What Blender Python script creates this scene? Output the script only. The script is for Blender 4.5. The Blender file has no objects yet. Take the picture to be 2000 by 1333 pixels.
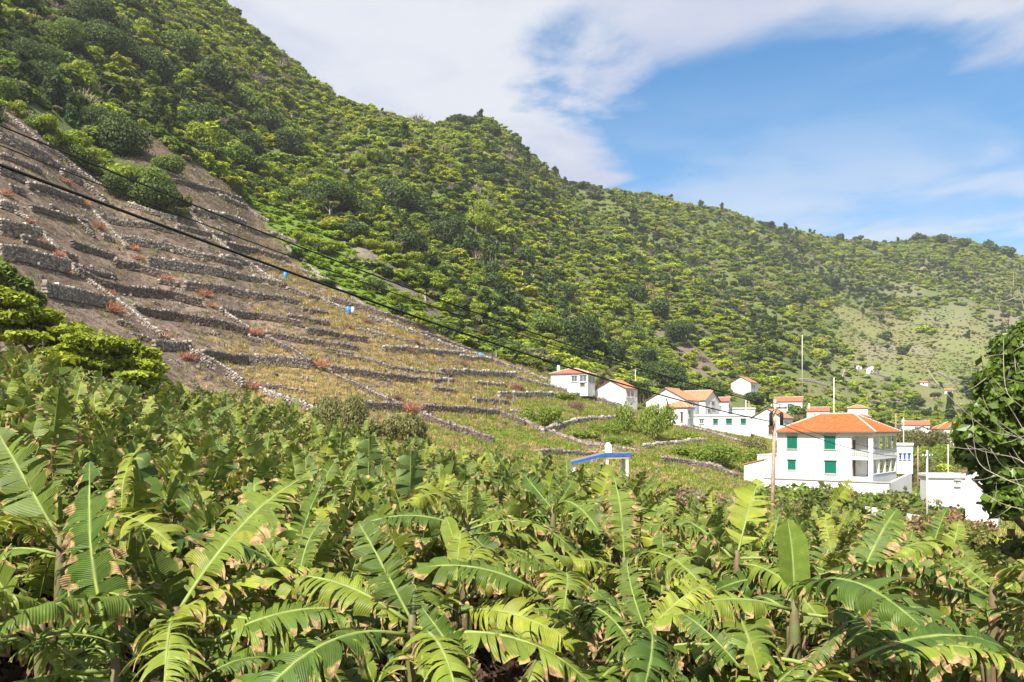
import bpy, bmesh, math, random
import numpy as np
from mathutils import Vector, Matrix, Euler

# ------------------------------------------------------------------ camera, sky, sun, exposure
scene = bpy.context.scene
COL = scene.collection
F_PX, CX, HY = 1556.0, 1000.0, 840.0        # focal length and horizon of the view, in photograph pixels
cam_d = bpy.data.cameras.new('camera')
cam_d.sensor_width = 36.0
cam_d.lens = 28.0
cam_d.shift_y = (HY - 666.5) / 2000.0
cam_d.clip_start = 0.05
cam_d.clip_end = 6000
cam = bpy.data.objects.new('camera', cam_d)
cam.location = (0, 0, 0)
cam.rotation_euler = (math.radians(90), 0, 0)
COL.objects.link(cam)
scene.camera = cam

SUN_EL = math.radians(50)
SUN_H = Vector((-0.46, -0.89)).normalized()       # horizontal direction towards the sun
SUN_DIR = Vector((SUN_H.x * math.cos(SUN_EL), SUN_H.y * math.cos(SUN_EL), math.sin(SUN_EL)))
SKY_STRENGTH = 0.086
sun_d = bpy.data.lights.new('sun', 'SUN')
sun_d.energy = 5.0
sun_d.angle = math.radians(0.55)
sun_d.color = (1.0, 0.95, 0.87)
sun = bpy.data.objects.new('sun', sun_d)
sun.rotation_euler = (-SUN_DIR).to_track_quat('-Z', 'Y').to_euler()
sun.location = (-40, -40, 80)
COL.objects.link(sun)

scene.view_settings.view_transform = 'Standard'
scene.view_settings.look = 'None'
scene.view_settings.gamma = 1.0
scene.view_settings.use_curve_mapping = False
scene.view_settings.exposure = 1.05
scene.cycles.max_bounces = 6
scene.cycles.diffuse_bounces = 3
scene.cycles.glossy_bounces = 2
scene.cycles.transmission_bounces = 3
scene.cycles.transparent_max_bounces = 6
scene.cycles.volume_bounces = 0
scene.cycles.caustics_reflective = False
scene.cycles.caustics_refractive = False

world = bpy.data.worlds.new('World')
scene.world = world
world.use_nodes = True
def build_world():
    nt = world.node_tree
    N, L = nt.nodes, nt.links
    N.clear()
    out = N.new('ShaderNodeOutputWorld')
    sky = N.new('ShaderNodeTexSky')
    sky.sky_type = 'NISHITA'
    sky.sun_disc = False
    sky.sun_elevation = SUN_EL
    sky.sun_rotation = math.atan2(SUN_H.x, SUN_H.y)
    sky.air_density = 1.0
    sky.dust_density = 0.0
    sky.ozone_density = 2.0
    bg = N.new('ShaderNodeBackground')
    bg.inputs['Strength'].default_value = SKY_STRENGTH
    hs = N.new('ShaderNodeHueSaturation'); hs.inputs['Saturation'].default_value = 1.4; hs.inputs['Hue'].default_value = 0.494
    L.new(sky.outputs[0], hs.inputs['Color']); L.new(hs.outputs[0], bg.inputs['Color'])
    tc = N.new('ShaderNodeTexCoord')
    sep = N.new('ShaderNodeSeparateXYZ')
    L.new(tc.outputs['Generated'], sep.inputs[0])
    def m(op, a, b=None, c=None, clamp=False):
        n = N.new('ShaderNodeMath'); n.operation = op; n.use_clamp = clamp
        for i, v in enumerate((a, b, c)):
            if v is None: continue
            if isinstance(v, (int, float)): n.inputs[i].default_value = v
            else: L.new(v, n.inputs[i])
        return n.outputs[0]
    def mr(v, a, b, c=0.0, d=1.0):
        n = N.new('ShaderNodeMapRange'); n.interpolation_type = 'SMOOTHSTEP'
        L.new(v, n.inputs['Value'])
        for k, x in zip(('From Min', 'From Max', 'To Min', 'To Max'), (a, b, c, d)): n.inputs[k].default_value = x
        return n.outputs[0]
    z = m('MAXIMUM', sep.outputs['Z'], 0.04)
    u = m('DIVIDE', sep.outputs['X'], z)           # cloud layer: a plane overhead
    v = m('DIVIDE', sep.outputs['Y'], z)
    comb = N.new('ShaderNodeCombineXYZ'); L.new(u, comb.inputs[0]); L.new(v, comb.inputs[1])
    def noise(scale, detail, rough, off, dist=0.0):
        mp = N.new('ShaderNodeVectorMath'); mp.operation = 'ADD'; mp.inputs[1].default_value = off
        L.new(comb.outputs[0], mp.inputs[0])
        n = N.new('ShaderNodeTexNoise'); n.inputs['Scale'].default_value = scale
        n.inputs['Detail'].default_value = detail; n.inputs['Roughness'].default_value = rough
        n.inputs['Distortion'].default_value = dist
        L.new(mp.outputs[0], n.inputs['Vector'])
        return n.outputs['Fac']
    n1 = noise(1.35, 7, 0.55, (3.1, 1.7, 0.4), 0.3)
    n2 = noise(0.55, 3, 0.5, (8.3, 2.2, 1.4))
    n3 = noise(3.2, 6, 0.6, (1.3, 7.2, 3.4), 0.6)
    # big bank to the left and overhead, opening to blue towards the right
    edge = m('ADD', u, m('MULTIPLY', m('SUBTRACT', n1, 0.5), 1.2))
    bank = mr(edge, 0.14, 0.36, 1.0, 0.0)
    edge2 = m('ADD', v, m('MULTIPLY', m('SUBTRACT', n1, 0.5), 1.5))
    edge2 = m('ADD', edge2, m('MULTIPLY', m('ABSOLUTE', m('SUBTRACT', u, 0.75)), -0.16))
    top = mr(edge2, 1.72, 2.12, 1.0, 0.0)
    behind = mr(n2, 0.40, 0.66, 0.25, 1.0)          # broken cover over the rest of the sky
    top = m('MULTIPLY', top, m('MAXIMUM', behind, mr(v, 1.2, 1.9)))
    wisp = m('MULTIPLY', mr(n3, 0.46, 0.74), mr(n2, 0.38, 0.62, 0.10, 0.75))
    lowc = m('MULTIPLY', mr(sep.outputs['Z'], 0.16, 0.42, 0.85, 0.0), mr(n1, 0.30, 0.66))
    cl = m('MAXIMUM', m('MAXIMUM', bank, top), m('MAXIMUM', wisp, lowc), clamp=True)
    cl = m('MULTIPLY', cl, mr(sep.outputs['Z'], 0.0, 0.06))
    ramp = N.new('ShaderNodeMix'); ramp.data_type = 'RGBA'
    ramp.inputs[6].default_value = (0.67, 0.71, 0.90, 1)
    ramp.inputs[7].default_value = (0.91, 0.93, 1.0, 1)
    L.new(mr(m('ADD', m('MULTIPLY', n1, 0.75), m('MULTIPLY', n3, 0.25)), 0.36, 0.60), ramp.inputs[0])
    bgc = N.new('ShaderNodeBackground'); bgc.inputs['Strength'].default_value = 0.44
    L.new(ramp.outputs[2], bgc.inputs['Color'])
    mix = N.new('ShaderNodeMixShader')
    L.new(m('MULTIPLY', cl, 0.95), mix.inputs[0]); L.new(bg.outputs[0], mix.inputs[1]); L.new(bgc.outputs[0], mix.inputs[2])
    L.new(mix.outputs[0], out.inputs['Surface'])
build_world()

# ------------------------------------------------------------------ helpers
rng = np.random.default_rng(11)
random.seed(5)
def P(px, py, Y): return Vector(((px - CX) / F_PX * Y, Y, (HY - py) / F_PX * Y))
def project(x, y, z):
    return CX + F_PX * x / y, HY - F_PX * z / y
def smooth(a, b, x):
    t = np.clip((np.asarray(x, float) - a) / (b - a), 0, 1)
    return t * t * (3 - 2 * t)
def _hash(ix, iy, seed):
    h = (ix.astype(np.int64) * 374761393 + iy.astype(np.int64) * 668265263 + seed * 1442695041) & 0xFFFFFFFF
    h = ((h ^ (h >> 13)) * 1274126177) & 0xFFFFFFFF
    return ((h ^ (h >> 16)) & 0xFFFF) / 65535.0
def vnoise(x, y, seed=0):
    x = np.asarray(x, float); y = np.asarray(y, float)
    ix, iy = np.floor(x), np.floor(y)
    fx, fy = x - ix, y - iy
    fx = fx * fx * (3 - 2 * fx); fy = fy * fy * (3 - 2 * fy)
    a = _hash(ix, iy, seed); b = _hash(ix + 1, iy, seed); c = _hash(ix, iy + 1, seed); d = _hash(ix + 1, iy + 1, seed)
    return (a * (1 - fx) + b * fx) * (1 - fy) + (c * (1 - fx) + d * fx) * fy
def fbm(x, y, seed=0, octs=4):
    s, a, t = 0, 1, 0
    for k in range(octs):
        s = s + a * vnoise(x * 2 ** k + 17.3 * k, y * 2 ** k - 9.1 * k, seed + k); t += a; a *= 0.5
    return s / t
def pchip(x, y, xi):
    x = np.asarray(x, float); y = np.asarray(y, float); xi = np.clip(xi, x[0], x[-1])
    h = np.diff(x); d = np.diff(y) / h
    m = np.zeros_like(y)
    for i in range(1, len(x) - 1):
        if d[i - 1] * d[i] > 0:
            w1 = 2 * h[i] + h[i - 1]; w2 = h[i] + 2 * h[i - 1]
            m[i] = (w1 + w2) / (w1 / d[i - 1] + w2 / d[i])
    m[0], m[-1] = d[0], d[-1]
    k = np.clip(np.searchsorted(x, xi) - 1, 0, len(x) - 2)
    t = (xi - x[k]) / h[k]
    return ((1 + 2 * t) * (1 - t) ** 2 * y[k] + t * (1 - t) ** 2 * h[k] * m[k] + t * t * (3 - 2 * t) * y[k + 1] + t * t * (t - 1) * h[k] * m[k + 1])
def inside(poly, x, y):
    x = np.asarray(x, float); y = np.asarray(y, float); r = np.zeros(x.shape, bool)
    n = len(poly)
    for i in range(n):
        x0, y0 = poly[i]; x1, y1 = poly[(i + 1) % n]
        c = ((y0 > y) != (y1 > y)) & (x < (x1 - x0) * (y - y0) / ((y1 - y0) if y1 != y0 else 1e-9) + x0)
        r ^= c
    return r

class MB:
    """collects faces, then links them as one mesh object"""
    def __init__(s): s.v = []; s.f = []; s.m = []
    def add(s, vs, fs, mi=0):
        o = len(s.v); s.v.extend([tuple(v) for v in vs]); s.f.extend([tuple(i + o for i in f) for f in fs]); s.m.extend([mi] * len(fs))
    def box(s, x0, y0, z0, x1, y1, z1, mi=0, M=None):
        vs = [Vector((x, y, z)) for z in (z0, z1) for y in (y0, y1) for x in (x0, x1)]
        if M is not None: vs = [M @ v for v in vs]
        s.add(vs, [(0, 2, 3, 1), (4, 5, 7, 6), (0, 1, 5, 4), (2, 6, 7, 3), (0, 4, 6, 2), (1, 3, 7, 5)], mi)
    def tube(s, pts, radii, n=6, mi=0, cap=True):
        pts = [Vector(p) for p in pts]; rings = []
        if not hasattr(radii, '__len__'): radii = [radii] * len(pts)
        up = Vector((0, 0, 1))
        for i, p in enumerate(pts):
            t = (pts[min(i + 1, len(pts) - 1)] - pts[max(i - 1, 0)]).normalized()
            a = t.cross(up if abs(t.z) < 0.95 else Vector((1, 0, 0))).normalized(); b = t.cross(a)
            rings.append([p + (a * math.cos(2 * math.pi * k / n) + b * math.sin(2 * math.pi * k / n)) * radii[i] for k in range(n)])
        vs = [v for r in rings for v in r]
        fs = [(i * n + k, i * n + (k + 1) % n, (i + 1) * n + (k + 1) % n, (i + 1) * n + k) for i in range(len(pts) - 1) for k in range(n)]
        if cap: fs += [tuple(range(n - 1, -1, -1)), tuple((len(pts) - 1) * n + k for k in range(n))]
        s.add(vs, fs, mi)
    def mesh(s, name, mats, smooth_=False):
        me = bpy.data.meshes.new(name)
        me.from_pydata(s.v, [], s.f)
        for m_ in (mats if isinstance(mats, (list, tuple)) else [mats]): me.materials.append(m_)
        if any(s.m): me.polygons.foreach_set('material_index', s.m)
        if smooth_: me.polygons.foreach_set('use_smooth', [True] * len(s.f))
        me.update()
        return me
    def build(s, name, mats, parent=None, smooth_=False):
        o = bpy.data.objects.new(name, s.mesh(name, mats, smooth_)); COL.objects.link(o)
        if parent is not None: o.parent = parent
        return o
def np_mesh(name, verts, faces, mats, smooth_=False, midx=None):
    me = bpy.data.meshes.new(name)
    verts = np.asarray(verts, np.float32); faces = np.asarray(faces, np.int32); k = faces.shape[1]
    me.vertices.add(len(verts)); me.vertices.foreach_set('co', verts.ravel())
    me.loops.add(faces.size); me.loops.foreach_set('vertex_index', faces.ravel())
    me.polygons.add(len(faces)); me.polygons.foreach_set('loop_start', np.arange(0, faces.size, k, dtype=np.int32))
    for m_ in (mats if isinstance(mats, (list, tuple)) else [mats]): me.materials.append(m_)
    if midx is not None: me.polygons.foreach_set('material_index', np.asarray(midx, np.int32))
    me.polygons.foreach_set('use_smooth', np.full(len(faces), smooth_))
    me.update(calc_edges=True); me.validate()
    return me
def link(name, me, parent=None, loc=None, rot=None, scale=None):
    o = bpy.data.objects.new(name, me); COL.objects.link(o)
    if parent is not None: o.parent = parent
    if loc is not None: o.location = loc
    if rot is not None: o.rotation_euler = rot
    if scale is not None: o.scale = scale if hasattr(scale, '__len__') else (scale,) * 3
    return o
def tag(o, label=None, cat=None, group=None, kind=None):
    if label: o['label'] = label
    if cat: o['category'] = cat
    if group: o['group'] = group
    if kind: o['kind'] = kind
    return o
def empty(name, loc, label, cat, group=None, rz=0.0):
    o = bpy.data.objects.new(name, None); COL.objects.link(o)
    o.empty_display_size = 0.3; o.location = loc; o.rotation_euler = (0, 0, rz)
    return tag(o, label, cat, group)

# ------------------------------------------------------------------ materials
class NM:
    def __init__(s, name):
        s.mat = bpy.data.materials.new(name); s.mat.use_nodes = True
        s.nt = s.mat.node_tree; s.N = s.nt.nodes; s.L = s.nt.links
        s.N.clear(); s.out = s.N.new('ShaderNodeOutputMaterial')
    def put(s, v, sock):
        if v is None: return
        if isinstance(v, (int, float)): sock.default_value = v
        elif isinstance(v, (tuple, list)): sock.default_value = tuple(v) + ((1,) if len(v) == 3 and sock.type == 'RGBA' else ())
        else: s.L.new(v, sock)
    def math(s, op, a, b=None, c=None, clamp=False):
        n = s.N.new('ShaderNodeMath'); n.operation = op; n.use_clamp = clamp
        for i, v in enumerate((a, b, c)): s.put(v, n.inputs[i])
        return n.outputs[0]
    def mr(s, v, a, b, c=0.0, d=1.0):
        n = s.N.new('ShaderNodeMapRange'); n.interpolation_type = 'SMOOTHSTEP'; s.put(v, n.inputs['Value'])
        for k, x in zip(('From Min', 'From Max', 'To Min', 'To Max'), (a, b, c, d)): n.inputs[k].default_value = x
        return n.outputs[0]
    def mix(s, f, a, b, mode='MIX'):
        n = s.N.new('ShaderNodeMix'); n.data_type = 'RGBA'; n.blend_type = mode
        s.put(f, n.inputs[0]); s.put(a, n.inputs[6]); s.put(b, n.inputs[7]); return n.outputs[2]
    def coord(s, kind='Object'): return s.N.new('ShaderNodeTexCoord').outputs[kind]
    def pos(s): return s.N.new('ShaderNodeNewGeometry').outputs['Position']
    def noise(s, vec, scale, detail=3, rough=0.55, out='Fac'):
        n = s.N.new('ShaderNodeTexNoise'); s.put(vec, n.inputs['Vector'])
        n.inputs['Scale'].default_value = scale; n.inputs['Detail'].default_value = detail; n.inputs['Roughness'].default_value = rough
        return n.outputs[out]
    def voro(s, vec, scale, out='Distance'):
        n = s.N.new('ShaderNodeTexVoronoi'); s.put(vec, n.inputs['Vector']); n.inputs['Scale'].default_value = scale
        return n.outputs[out]
    def attr(s, name, kind='GEOMETRY', out='Color'):
        n = s.N.new('ShaderNodeAttribute'); n.attribute_name = name; n.attribute_type = kind; return n.outputs[out]
    def rand(s): return s.N.new('ShaderNodeObjectInfo').outputs['Random']
    def bump(s, h, strength=0.5, dist=0.05):
        n = s.N.new('ShaderNodeBump'); n.inputs['Strength'].default_value = strength; n.inputs['Distance'].default_value = dist
        s.put(h, n.inputs['Height']); return n.outputs[0]
    def bsdf(s, color, rough=0.7, spec=0.3, normal=None, metal=0.0):
        b = s.N.new('ShaderNodeBsdfPrincipled')
        s.put(color, b.inputs['Base Color']); s.put(rough, b.inputs['Roughness'])
        b.inputs['Specular IOR Level'].default_value = spec; b.inputs['Metallic'].default_value = metal
        if normal is not None: s.L.new(normal, b.inputs['Normal'])
        return b.outputs[0]
    def leafy(s, color, tcolor, t=0.3, rough=0.55, spec=0.25, normal=None):
        b = s.bsdf(color, rough, spec, normal)
        tr = s.N.new('ShaderNodeBsdfTranslucent'); s.put(tcolor, tr.inputs['Color'])
        if normal is not None: s.L.new(normal, tr.inputs['Normal'])
        mx = s.N.new('ShaderNodeMixShader'); mx.inputs[0].default_value = t
        s.L.new(b, mx.inputs[1]); s.L.new(tr.outputs[0], mx.inputs[2]); return mx.outputs[0]
    def hsv(s, color, h=0.5, sat=1.0, val=1.0):
        n = s.N.new('ShaderNodeHueSaturation'); s.put(h, n.inputs['Hue']); s.put(sat, n.inputs['Saturation']); s.put(val, n.inputs['Value']); s.put(color, n.inputs['Color'])
        return n.outputs[0]
    def done(s, shader): s.L.new(shader, s.out.inputs['Surface']); return s.mat

def plain(name, c, rough=0.6, var=0.12, scale=3.0, spec=0.3, metal=0.0, bump=0.0):
    n = NM(name); p = n.coord()
    nz = n.noise(p, scale, 4)
    dk = tuple(x * (1 - var) for x in c); lt = tuple(min(1, x * (1 + var)) for x in c)
    col = n.mix(n.mr(nz, 0.3, 0.7), dk, lt)
    return n.done(n.bsdf(col, rough, spec, n.bump(n.noise(p, scale * 8, 3), bump, 0.02) if bump else None, metal))

def foliage(name, a, b, t=0.3, instanced=False, rough=0.5, spec=0.25):
    """leaf material: colour varies leaf to leaf and plant to plant"""
    n = NM(name)
    if instanced: base = n.attr('tint', 'INSTANCER')
    else: base = n.mix(n.rand(), a, b)
    nz = n.noise(n.coord(), 1.6, 2)
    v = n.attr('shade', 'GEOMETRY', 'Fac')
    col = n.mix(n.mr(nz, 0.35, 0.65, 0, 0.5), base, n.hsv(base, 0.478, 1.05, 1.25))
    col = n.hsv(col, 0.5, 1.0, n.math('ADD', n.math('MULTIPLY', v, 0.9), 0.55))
    tcol = n.hsv(col, 0.487, 1.05, 1.5)
    return n.done(n.leafy(col, tcol, t, rough, spec))

M = {}
M['white_wall'] = None
def wall_mat():
    n = NM('white render'); p = n.pos()
    st = n.mix(n.mr(n.noise(p, 0.9, 5), 0.45, 0.75), (0.74, 0.73, 0.71), (0.64, 0.625, 0.595))
    st = n.mix(n.mr(n.noise(p, 4.0, 5, 0.7), 0.55, 0.75, 0, 0.6), st, (0.5, 0.485, 0.45))
    return n.done(n.bsdf(st, 0.8, 0.2, n.bump(n.noise(p, 22, 3), 0.25, 0.01)))
M['white_wall'] = wall_mat()
def roof_mat(name, a, b, lich=0.25):
    n = NM(name); p = n.pos()
    c = n.mix(n.mr(n.voro(p, 4.2, 'Color'), 0.2, 0.8), a, b)
    c = n.mix(n.mr(n.noise(p, 1.3, 5, 0.65), 0.5, 0.72, 0, lich), c, (0.30, 0.22, 0.15))
    return n.done(n.bsdf(c, 0.75, 0.25, n.bump(n.noise(p, 14, 2), 0.3, 0.02)))
M['roof_new'] = roof_mat('orange roof tile', (0.46, 0.085, 0.022), (0.56, 0.125, 0.035), 0.12)
M['roof_orange'] = roof_mat('weathered orange tile', (0.42, 0.15, 0.075), (0.50, 0.21, 0.115), 0.45)
M['roof_red'] = roof_mat('red brown tile', (0.29, 0.095, 0.055), (0.38, 0.14, 0.08), 0.4)
M['ridge'] = plain('mortared ridge tile', (0.66, 0.47, 0.38), 0.8, 0.25, 4)
M['shutter'] = plain('green shutter paint', (0.004, 0.135, 0.085), 0.45, 0.1)
M['blue'] = plain('blue paint', (0.02, 0.10, 0.42), 0.45, 0.1)
M['grey_trim'] = plain('grey painted trim', (0.42, 0.42, 0.40), 0.6, 0.1)
M['dark_trim'] = plain('dark gutter', (0.16, 0.11, 0.09), 0.6, 0.15)
M['door'] = plain('dark wood door', (0.10, 0.05, 0.03), 0.5, 0.2)
M['wood'] = plain('weathered pole wood', (0.40, 0.28, 0.20), 0.85, 0.25, 5, bump=0.5)
M['concrete'] = plain('pale concrete', (0.55, 0.52, 0.46), 0.85, 0.15, 3, bump=0.3)
M['metal'] = plain('dull metal', (0.22, 0.22, 0.22), 0.45, 0.15, 4, 0.5, 0.6)
M['cable'] = plain('black cable', (0.012, 0.012, 0.012), 0.6, 0.1)
M['barrel_blue'] = plain('blue plastic', (0.03, 0.23, 0.62), 0.4, 0.12)
M['barrel_white'] = plain('white plastic', (0.75, 0.76, 0.78), 0.4, 0.06)
M['bark'] = plain('bark', (0.16, 0.12, 0.085), 0.9, 0.3, 6, bump=0.6)
M['pale_bark'] = plain('pale bark', (0.38, 0.33, 0.26), 0.9, 0.25, 6, bump=0.5)
def glass_mat():
    n = NM('window glass'); p = n.pos()
    c = n.mix(n.noise(p, 0.8, 2), (0.05, 0.07, 0.09), (0.14, 0.18, 0.21))
    return n.done(n.bsdf(c, 0.08, 0.8))
M['glass'] = glass_mat()

# ------------------------------------------------------------------ terrain: a lofted hillside
# column (photograph px): then (distance, height) of the knots from the near field to beyond the ridge
T = {
 -1000: [(2,-3.5),(8,-2.5),(20,2),(35,8),(45,14),(60,26),(75,36),(120,75),(200,145),(300,225),(400,205)],
 -500: [(2,-4.2),(8,-3.9),(22,-1.2),(40,3),(55,13),(75,27),(100,44),(140,75),(210,130),(310,222),(410,200)],
 0: [(2,-4.7),(8,-4.4),(22,-1.9),(46,1.8),(64,8.5),(90,22),(130,52),(175,82),(240,135),(340,217),(440,195)],
 250: [(2,-4.8),(8,-4.7),(24,-2.9),(60,1.0),(78,7.0),(110,22),(170,63),(210,92),(280,150),(375,221),(480,200)],
 430: [(2,-4.8),(8,-4.8),(25,-3.7),(72,0.6),(90,6.0),(120,21),(171,50),(224,81),(308,148),(405,215),(520,195)],
 500: [(2,-4.8),(8,-4.8),(25,-4),(78,0.4),(95,5.5),(125,20.5),(170,41),(230,75),(320,142),(420,206),(540,185)],
 660: [(2,-4.8),(8,-4.8),(25,-4.4),(74,-2.4),(98,3.6),(128,16),(167,32),(236,69),(350,129),(465,189),(600,170)],
 750: [(2,-4.8),(8,-4.8),(25,-4.7),(72,-3.5),(100,2.6),(130,13.5),(165,28),(240,66),(370,134),(500,197),(640,180)],
 880: [(2,-4.8),(8,-4.8),(25,-4.9),(70,-4.3),(100,0),(133,9),(172,22),(260,59),(400,130),(540,204),(690,185)],
 1000: [(2,-4.8),(8,-4.8),(25,-5),(68,-5),(100,-2.2),(135,5),(180,17),(280,53),(430,128),(580,209),(740,190)],
 1110: [(2,-4.8),(8,-4.8),(25,-5.1),(64,-5.3),(100,-3.2),(140,2.8),(190,13),(305,48),(470,117),(680,208),(860,190)],
 1250: [(2,-4.8),(8,-4.8),(25,-5.2),(60,-5.7),(100,-4.4),(145,0.8),(200,9),(340,44),(520,122),(780,230),(980,210)],
 1500: [(2,-4.8),(8,-4.8),(25,-5.5),(50,-6.6),(92,-8.4),(165,-2),(260,9),(420,40),(640,117),(900,232),(1130,215)],
 1750: [(2,-4.8),(8,-4.9),(25,-5.8),(50,-7.0),(94,-9.4),(180,-5),(330,5),(510,40),(720,112),(1000,233),(1250,218)],
 2000: [(2,-4.8),(8,-4.9),(25,-5.8),(50,-7),(100,-9),(190,-7),(350,2),(520,33),(740,105),(1050,221),(1300,205)],
 2400: [(2,-4.8),(8,-4.9),(25,-6),(50,-7.5),(100,-10),(200,-12),(380,-8),(560,20),(780,85),(1100,190),(1350,175)],
 3000: [(2,-4.8),(8,-4.9),(25,-6),(50,-8),(100,-12),(220,-16),(420,-14),(620,5),(850,50),(1200,130),(1500,120)],
}
cols = sorted(T)
NU, NY = 560, 460
U0, U1 = -1.28, 1.28
Y0, Y1 = 2.0, 1560.0
us = np.linspace(U0, U1, NU); lys = np.linspace(math.log(Y0), math.log(Y1), NY)
ZG = np.zeros((NU, NY)); EDGE = np.zeros(NU); RIDGE = np.zeros(NU)
pxs = CX + us * F_PX
knotL = np.array([[pchip(cols, [math.log(T[c][k][0]) for c in cols], p) for k in range(11)] for p in pxs])
knotZ = np.array([[pchip(cols, [T[c][k][1] for c in cols], p) for k in range(11)] for p in pxs])
for i in range(NU):
    kl = np.append(knotL[i], max(math.log(1600.0), knotL[i][-1] + 0.1)); kz = np.append(knotZ[i], knotZ[i][-1] - 60)
    ZG[i] = pchip(kl, kz, lys); EDGE[i] = math.exp(kl[6]); RIDGE[i] = math.exp(kl[9])
YG = np.exp(lys)[None, :].repeat(NU, 0); XG = us[:, None] * YG
for _ in range(2):        # soften the knots
    ZG[:, 1:-1] = 0.25 * ZG[:, :-2] + 0.5 * ZG[:, 1:-1] + 0.25 * ZG[:, 2:]
up = smooth(0.95, 1.5, YG / EDGE[:, None]) * (1 - 0.75 * smooth(0.72, 1.0, YG / RIDGE[:, None]))
s_al = XG * 0.66 + YG * 0.75; s_ac = -XG * 0.75 + YG * 0.66
gully = np.abs(fbm(s_al / 75 + 0.35 * fbm(s_ac / 60, s_al / 90, 9, 2), s_ac / 260, 3, 3) - 0.5) * 2
ZG += up * (gully - 0.28) * 34 * smooth(100, 420, YG) + up * (gully - 0.3) * 9
ZG += up * (fbm(XG / 22, YG / 22, 21, 3) - 0.5) * 5
ZG += (fbm(XG / 5, YG / 5, 31, 3) - 0.5) * 0.5 * smooth(30, 70, YG)
# the skyline as it runs along the top of the ridge
SKY_PX = [-600, -200, 100, 300, 430, 560, 660, 700, 760, 850, 890, 960, 1000, 1050, 1110, 1160, 1240, 1330, 1420, 1480, 1560, 1640, 1740, 1800, 1880, 1950, 2000, 2200, 2600]
SKY_PY = [-330, -260, -170, -75, 0, 110, 193, 204, 222, 243, 225, 234, 264, 314, 355, 363, 373, 392, 405, 432, 446, 462, 468, 458, 463, 482, 500, 545, 600]
_py = HY - F_PX * ZG / YG; _k = np.argmin(_py, 1)
for i in range(NU):
    yr = YG[i, _k[i]]; dz = (_py[i, _k[i]] - (np.interp(pxs[i], SKY_PX, SKY_PY) + 7)) * yr / F_PX
    ZG[i] += dz * smooth(0.45, 1.0, YG[i] / yr)
PXG = CX + F_PX * XG / YG; PYG = HY - F_PX * ZG / YG

def terrain_z(x, y):
    x = np.asarray(x, float); y = np.maximum(np.asarray(y, float), Y0)
    fu = np.clip((x / y - U0) / (U1 - U0) * (NU - 1), 0, NU - 1.001); fl = np.clip((np.log(y) - lys[0]) / (lys[-1] - lys[0]) * (NY - 1), 0, NY - 1.001)
    i = fu.astype(int); j = fl.astype(int); a = fu - i; b = fl - j
    return (ZG[i, j] * (1 - a) + ZG[i + 1, j] * a) * (1 - b) + (ZG[i, j + 1] * (1 - a) + ZG[i + 1, j + 1] * a) * b
def ground_at(px, py, y_min=30.0):
    """the point of the ground that is seen at a pixel of the view"""
    u = (px - CX) / F_PX
    Y = np.exp(np.linspace(math.log(y_min), math.log(1500), 1400)); z = terrain_z(u * Y, Y)
    pyc = HY - F_PX * z / Y
    k = np.nonzero(pyc <= py)[0]
    k = k[0] if len(k) else int(np.argmin(pyc))
    return Vector((u * Y[k], Y[k], z[k]))
def ground_xy(x, y): return Vector((x, y, float(terrain_z(x, y))))
# zones of the hillside, drawn as outlines of the view and carried onto the ground
BROWN = [(0,200),(60,215),(120,290),(200,350),(262,400),(330,415),(340,395),(300,345),(240,300),(225,245),(262,238),(345,305),(420,345),(490,400),(520,440),(560,490),(620,555),(700,590),(840,645),(930,690),(1060,725),(1160,770),(1250,800),(1330,830),(1450,870),(1440,925),(1100,920),(900,900),(700,860),(500,830),(300,760),(0,640)]
ROWBUSH = [(45,205),(120,232),(180,285),(235,300),(300,335),(345,385),(335,412),(262,400),(190,345),(110,285)]
LOWGREEN = [(430,335),(520,400),(640,440),(700,500),(770,560),(850,615),(960,665),(1010,700),(960,695),(850,645),(700,590),(600,530),(520,440)]
GULLY = [(635,428),(668,440),(735,500),(800,560),(870,605),(945,640),(975,665),(930,660),(850,622),(775,572),(700,508)]
SCREE = [(1290,665),(1370,672),(1412,715),(1398,752),(1345,730)]
GRASS = [(1610,650),(1680,618),(1760,628),(1850,612),(1950,640),(2010,700),(2010,770),(1900,775),(1790,760),(1700,715)]
VALLEY = [(1390,735),(1480,745),(1560,760),(1640,735),(1740,740),(2010,775),(2010,960),(1420,960),(1400,860),(1340,830),(1240,790),(1290,770)]
DENSE_EDGE_U = us

def zone_fields(px, py, x, y):
    j = (fbm(x / 9, y / 9, 61, 3) - 0.5) * 26 * np.clip(100 / np.maximum(y, 20), 0.2, 1.4) + (fbm(x / 45, y / 45, 63, 3) - 0.5) * 260 * smooth(250, 420, y)
    px = px + j; py = py + j * 0.6
    return {n: inside(p, px, py) for n, p in (('brown', BROWN), ('row', ROWBUSH), ('low', LOWGREEN), ('gully', GULLY), ('scree', SCREE), ('grass', GRASS), ('valley', VALLEY))}
def terrace_tone(px, py, x, y):
    """weights of bare soil, straw and green grass on the terraces"""
    n = fbm(x / 6, y / 6, 41, 4); n2 = fbm(x / 2.2, y / 2.2, 44, 3); n3 = fbm(x / 17, y / 17, 47, 2)
    g = smooth(640, 1180, px + 0.9 * (py - 760) + (n3 - 0.5) * 500)
    s = smooth(330, 760, px + 1.1 * (py - 640) + (n3 - 0.5) * 420)
    straw = s * smooth(0.32, 0.62, n * 0.6 + n2 * 0.4 + 0.10 * s)
    green = g * smooth(0.36, 0.6, n2 * 0.5 + n * 0.5 + 0.04)
    return straw, green
C_SOIL = np.array((0.135, 0.100, 0.077)); C_SOIL2 = np.array((0.24, 0.182, 0.134)); C_STRAW = np.array((0.34, 0.265, 0.115)); C_GREEN = np.array((0.175, 0.225, 0.05))
C_FOREST = np.array((0.105, 0.13, 0.04)); C_PLANT = np.array((0.035, 0.026, 0.018))
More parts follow.
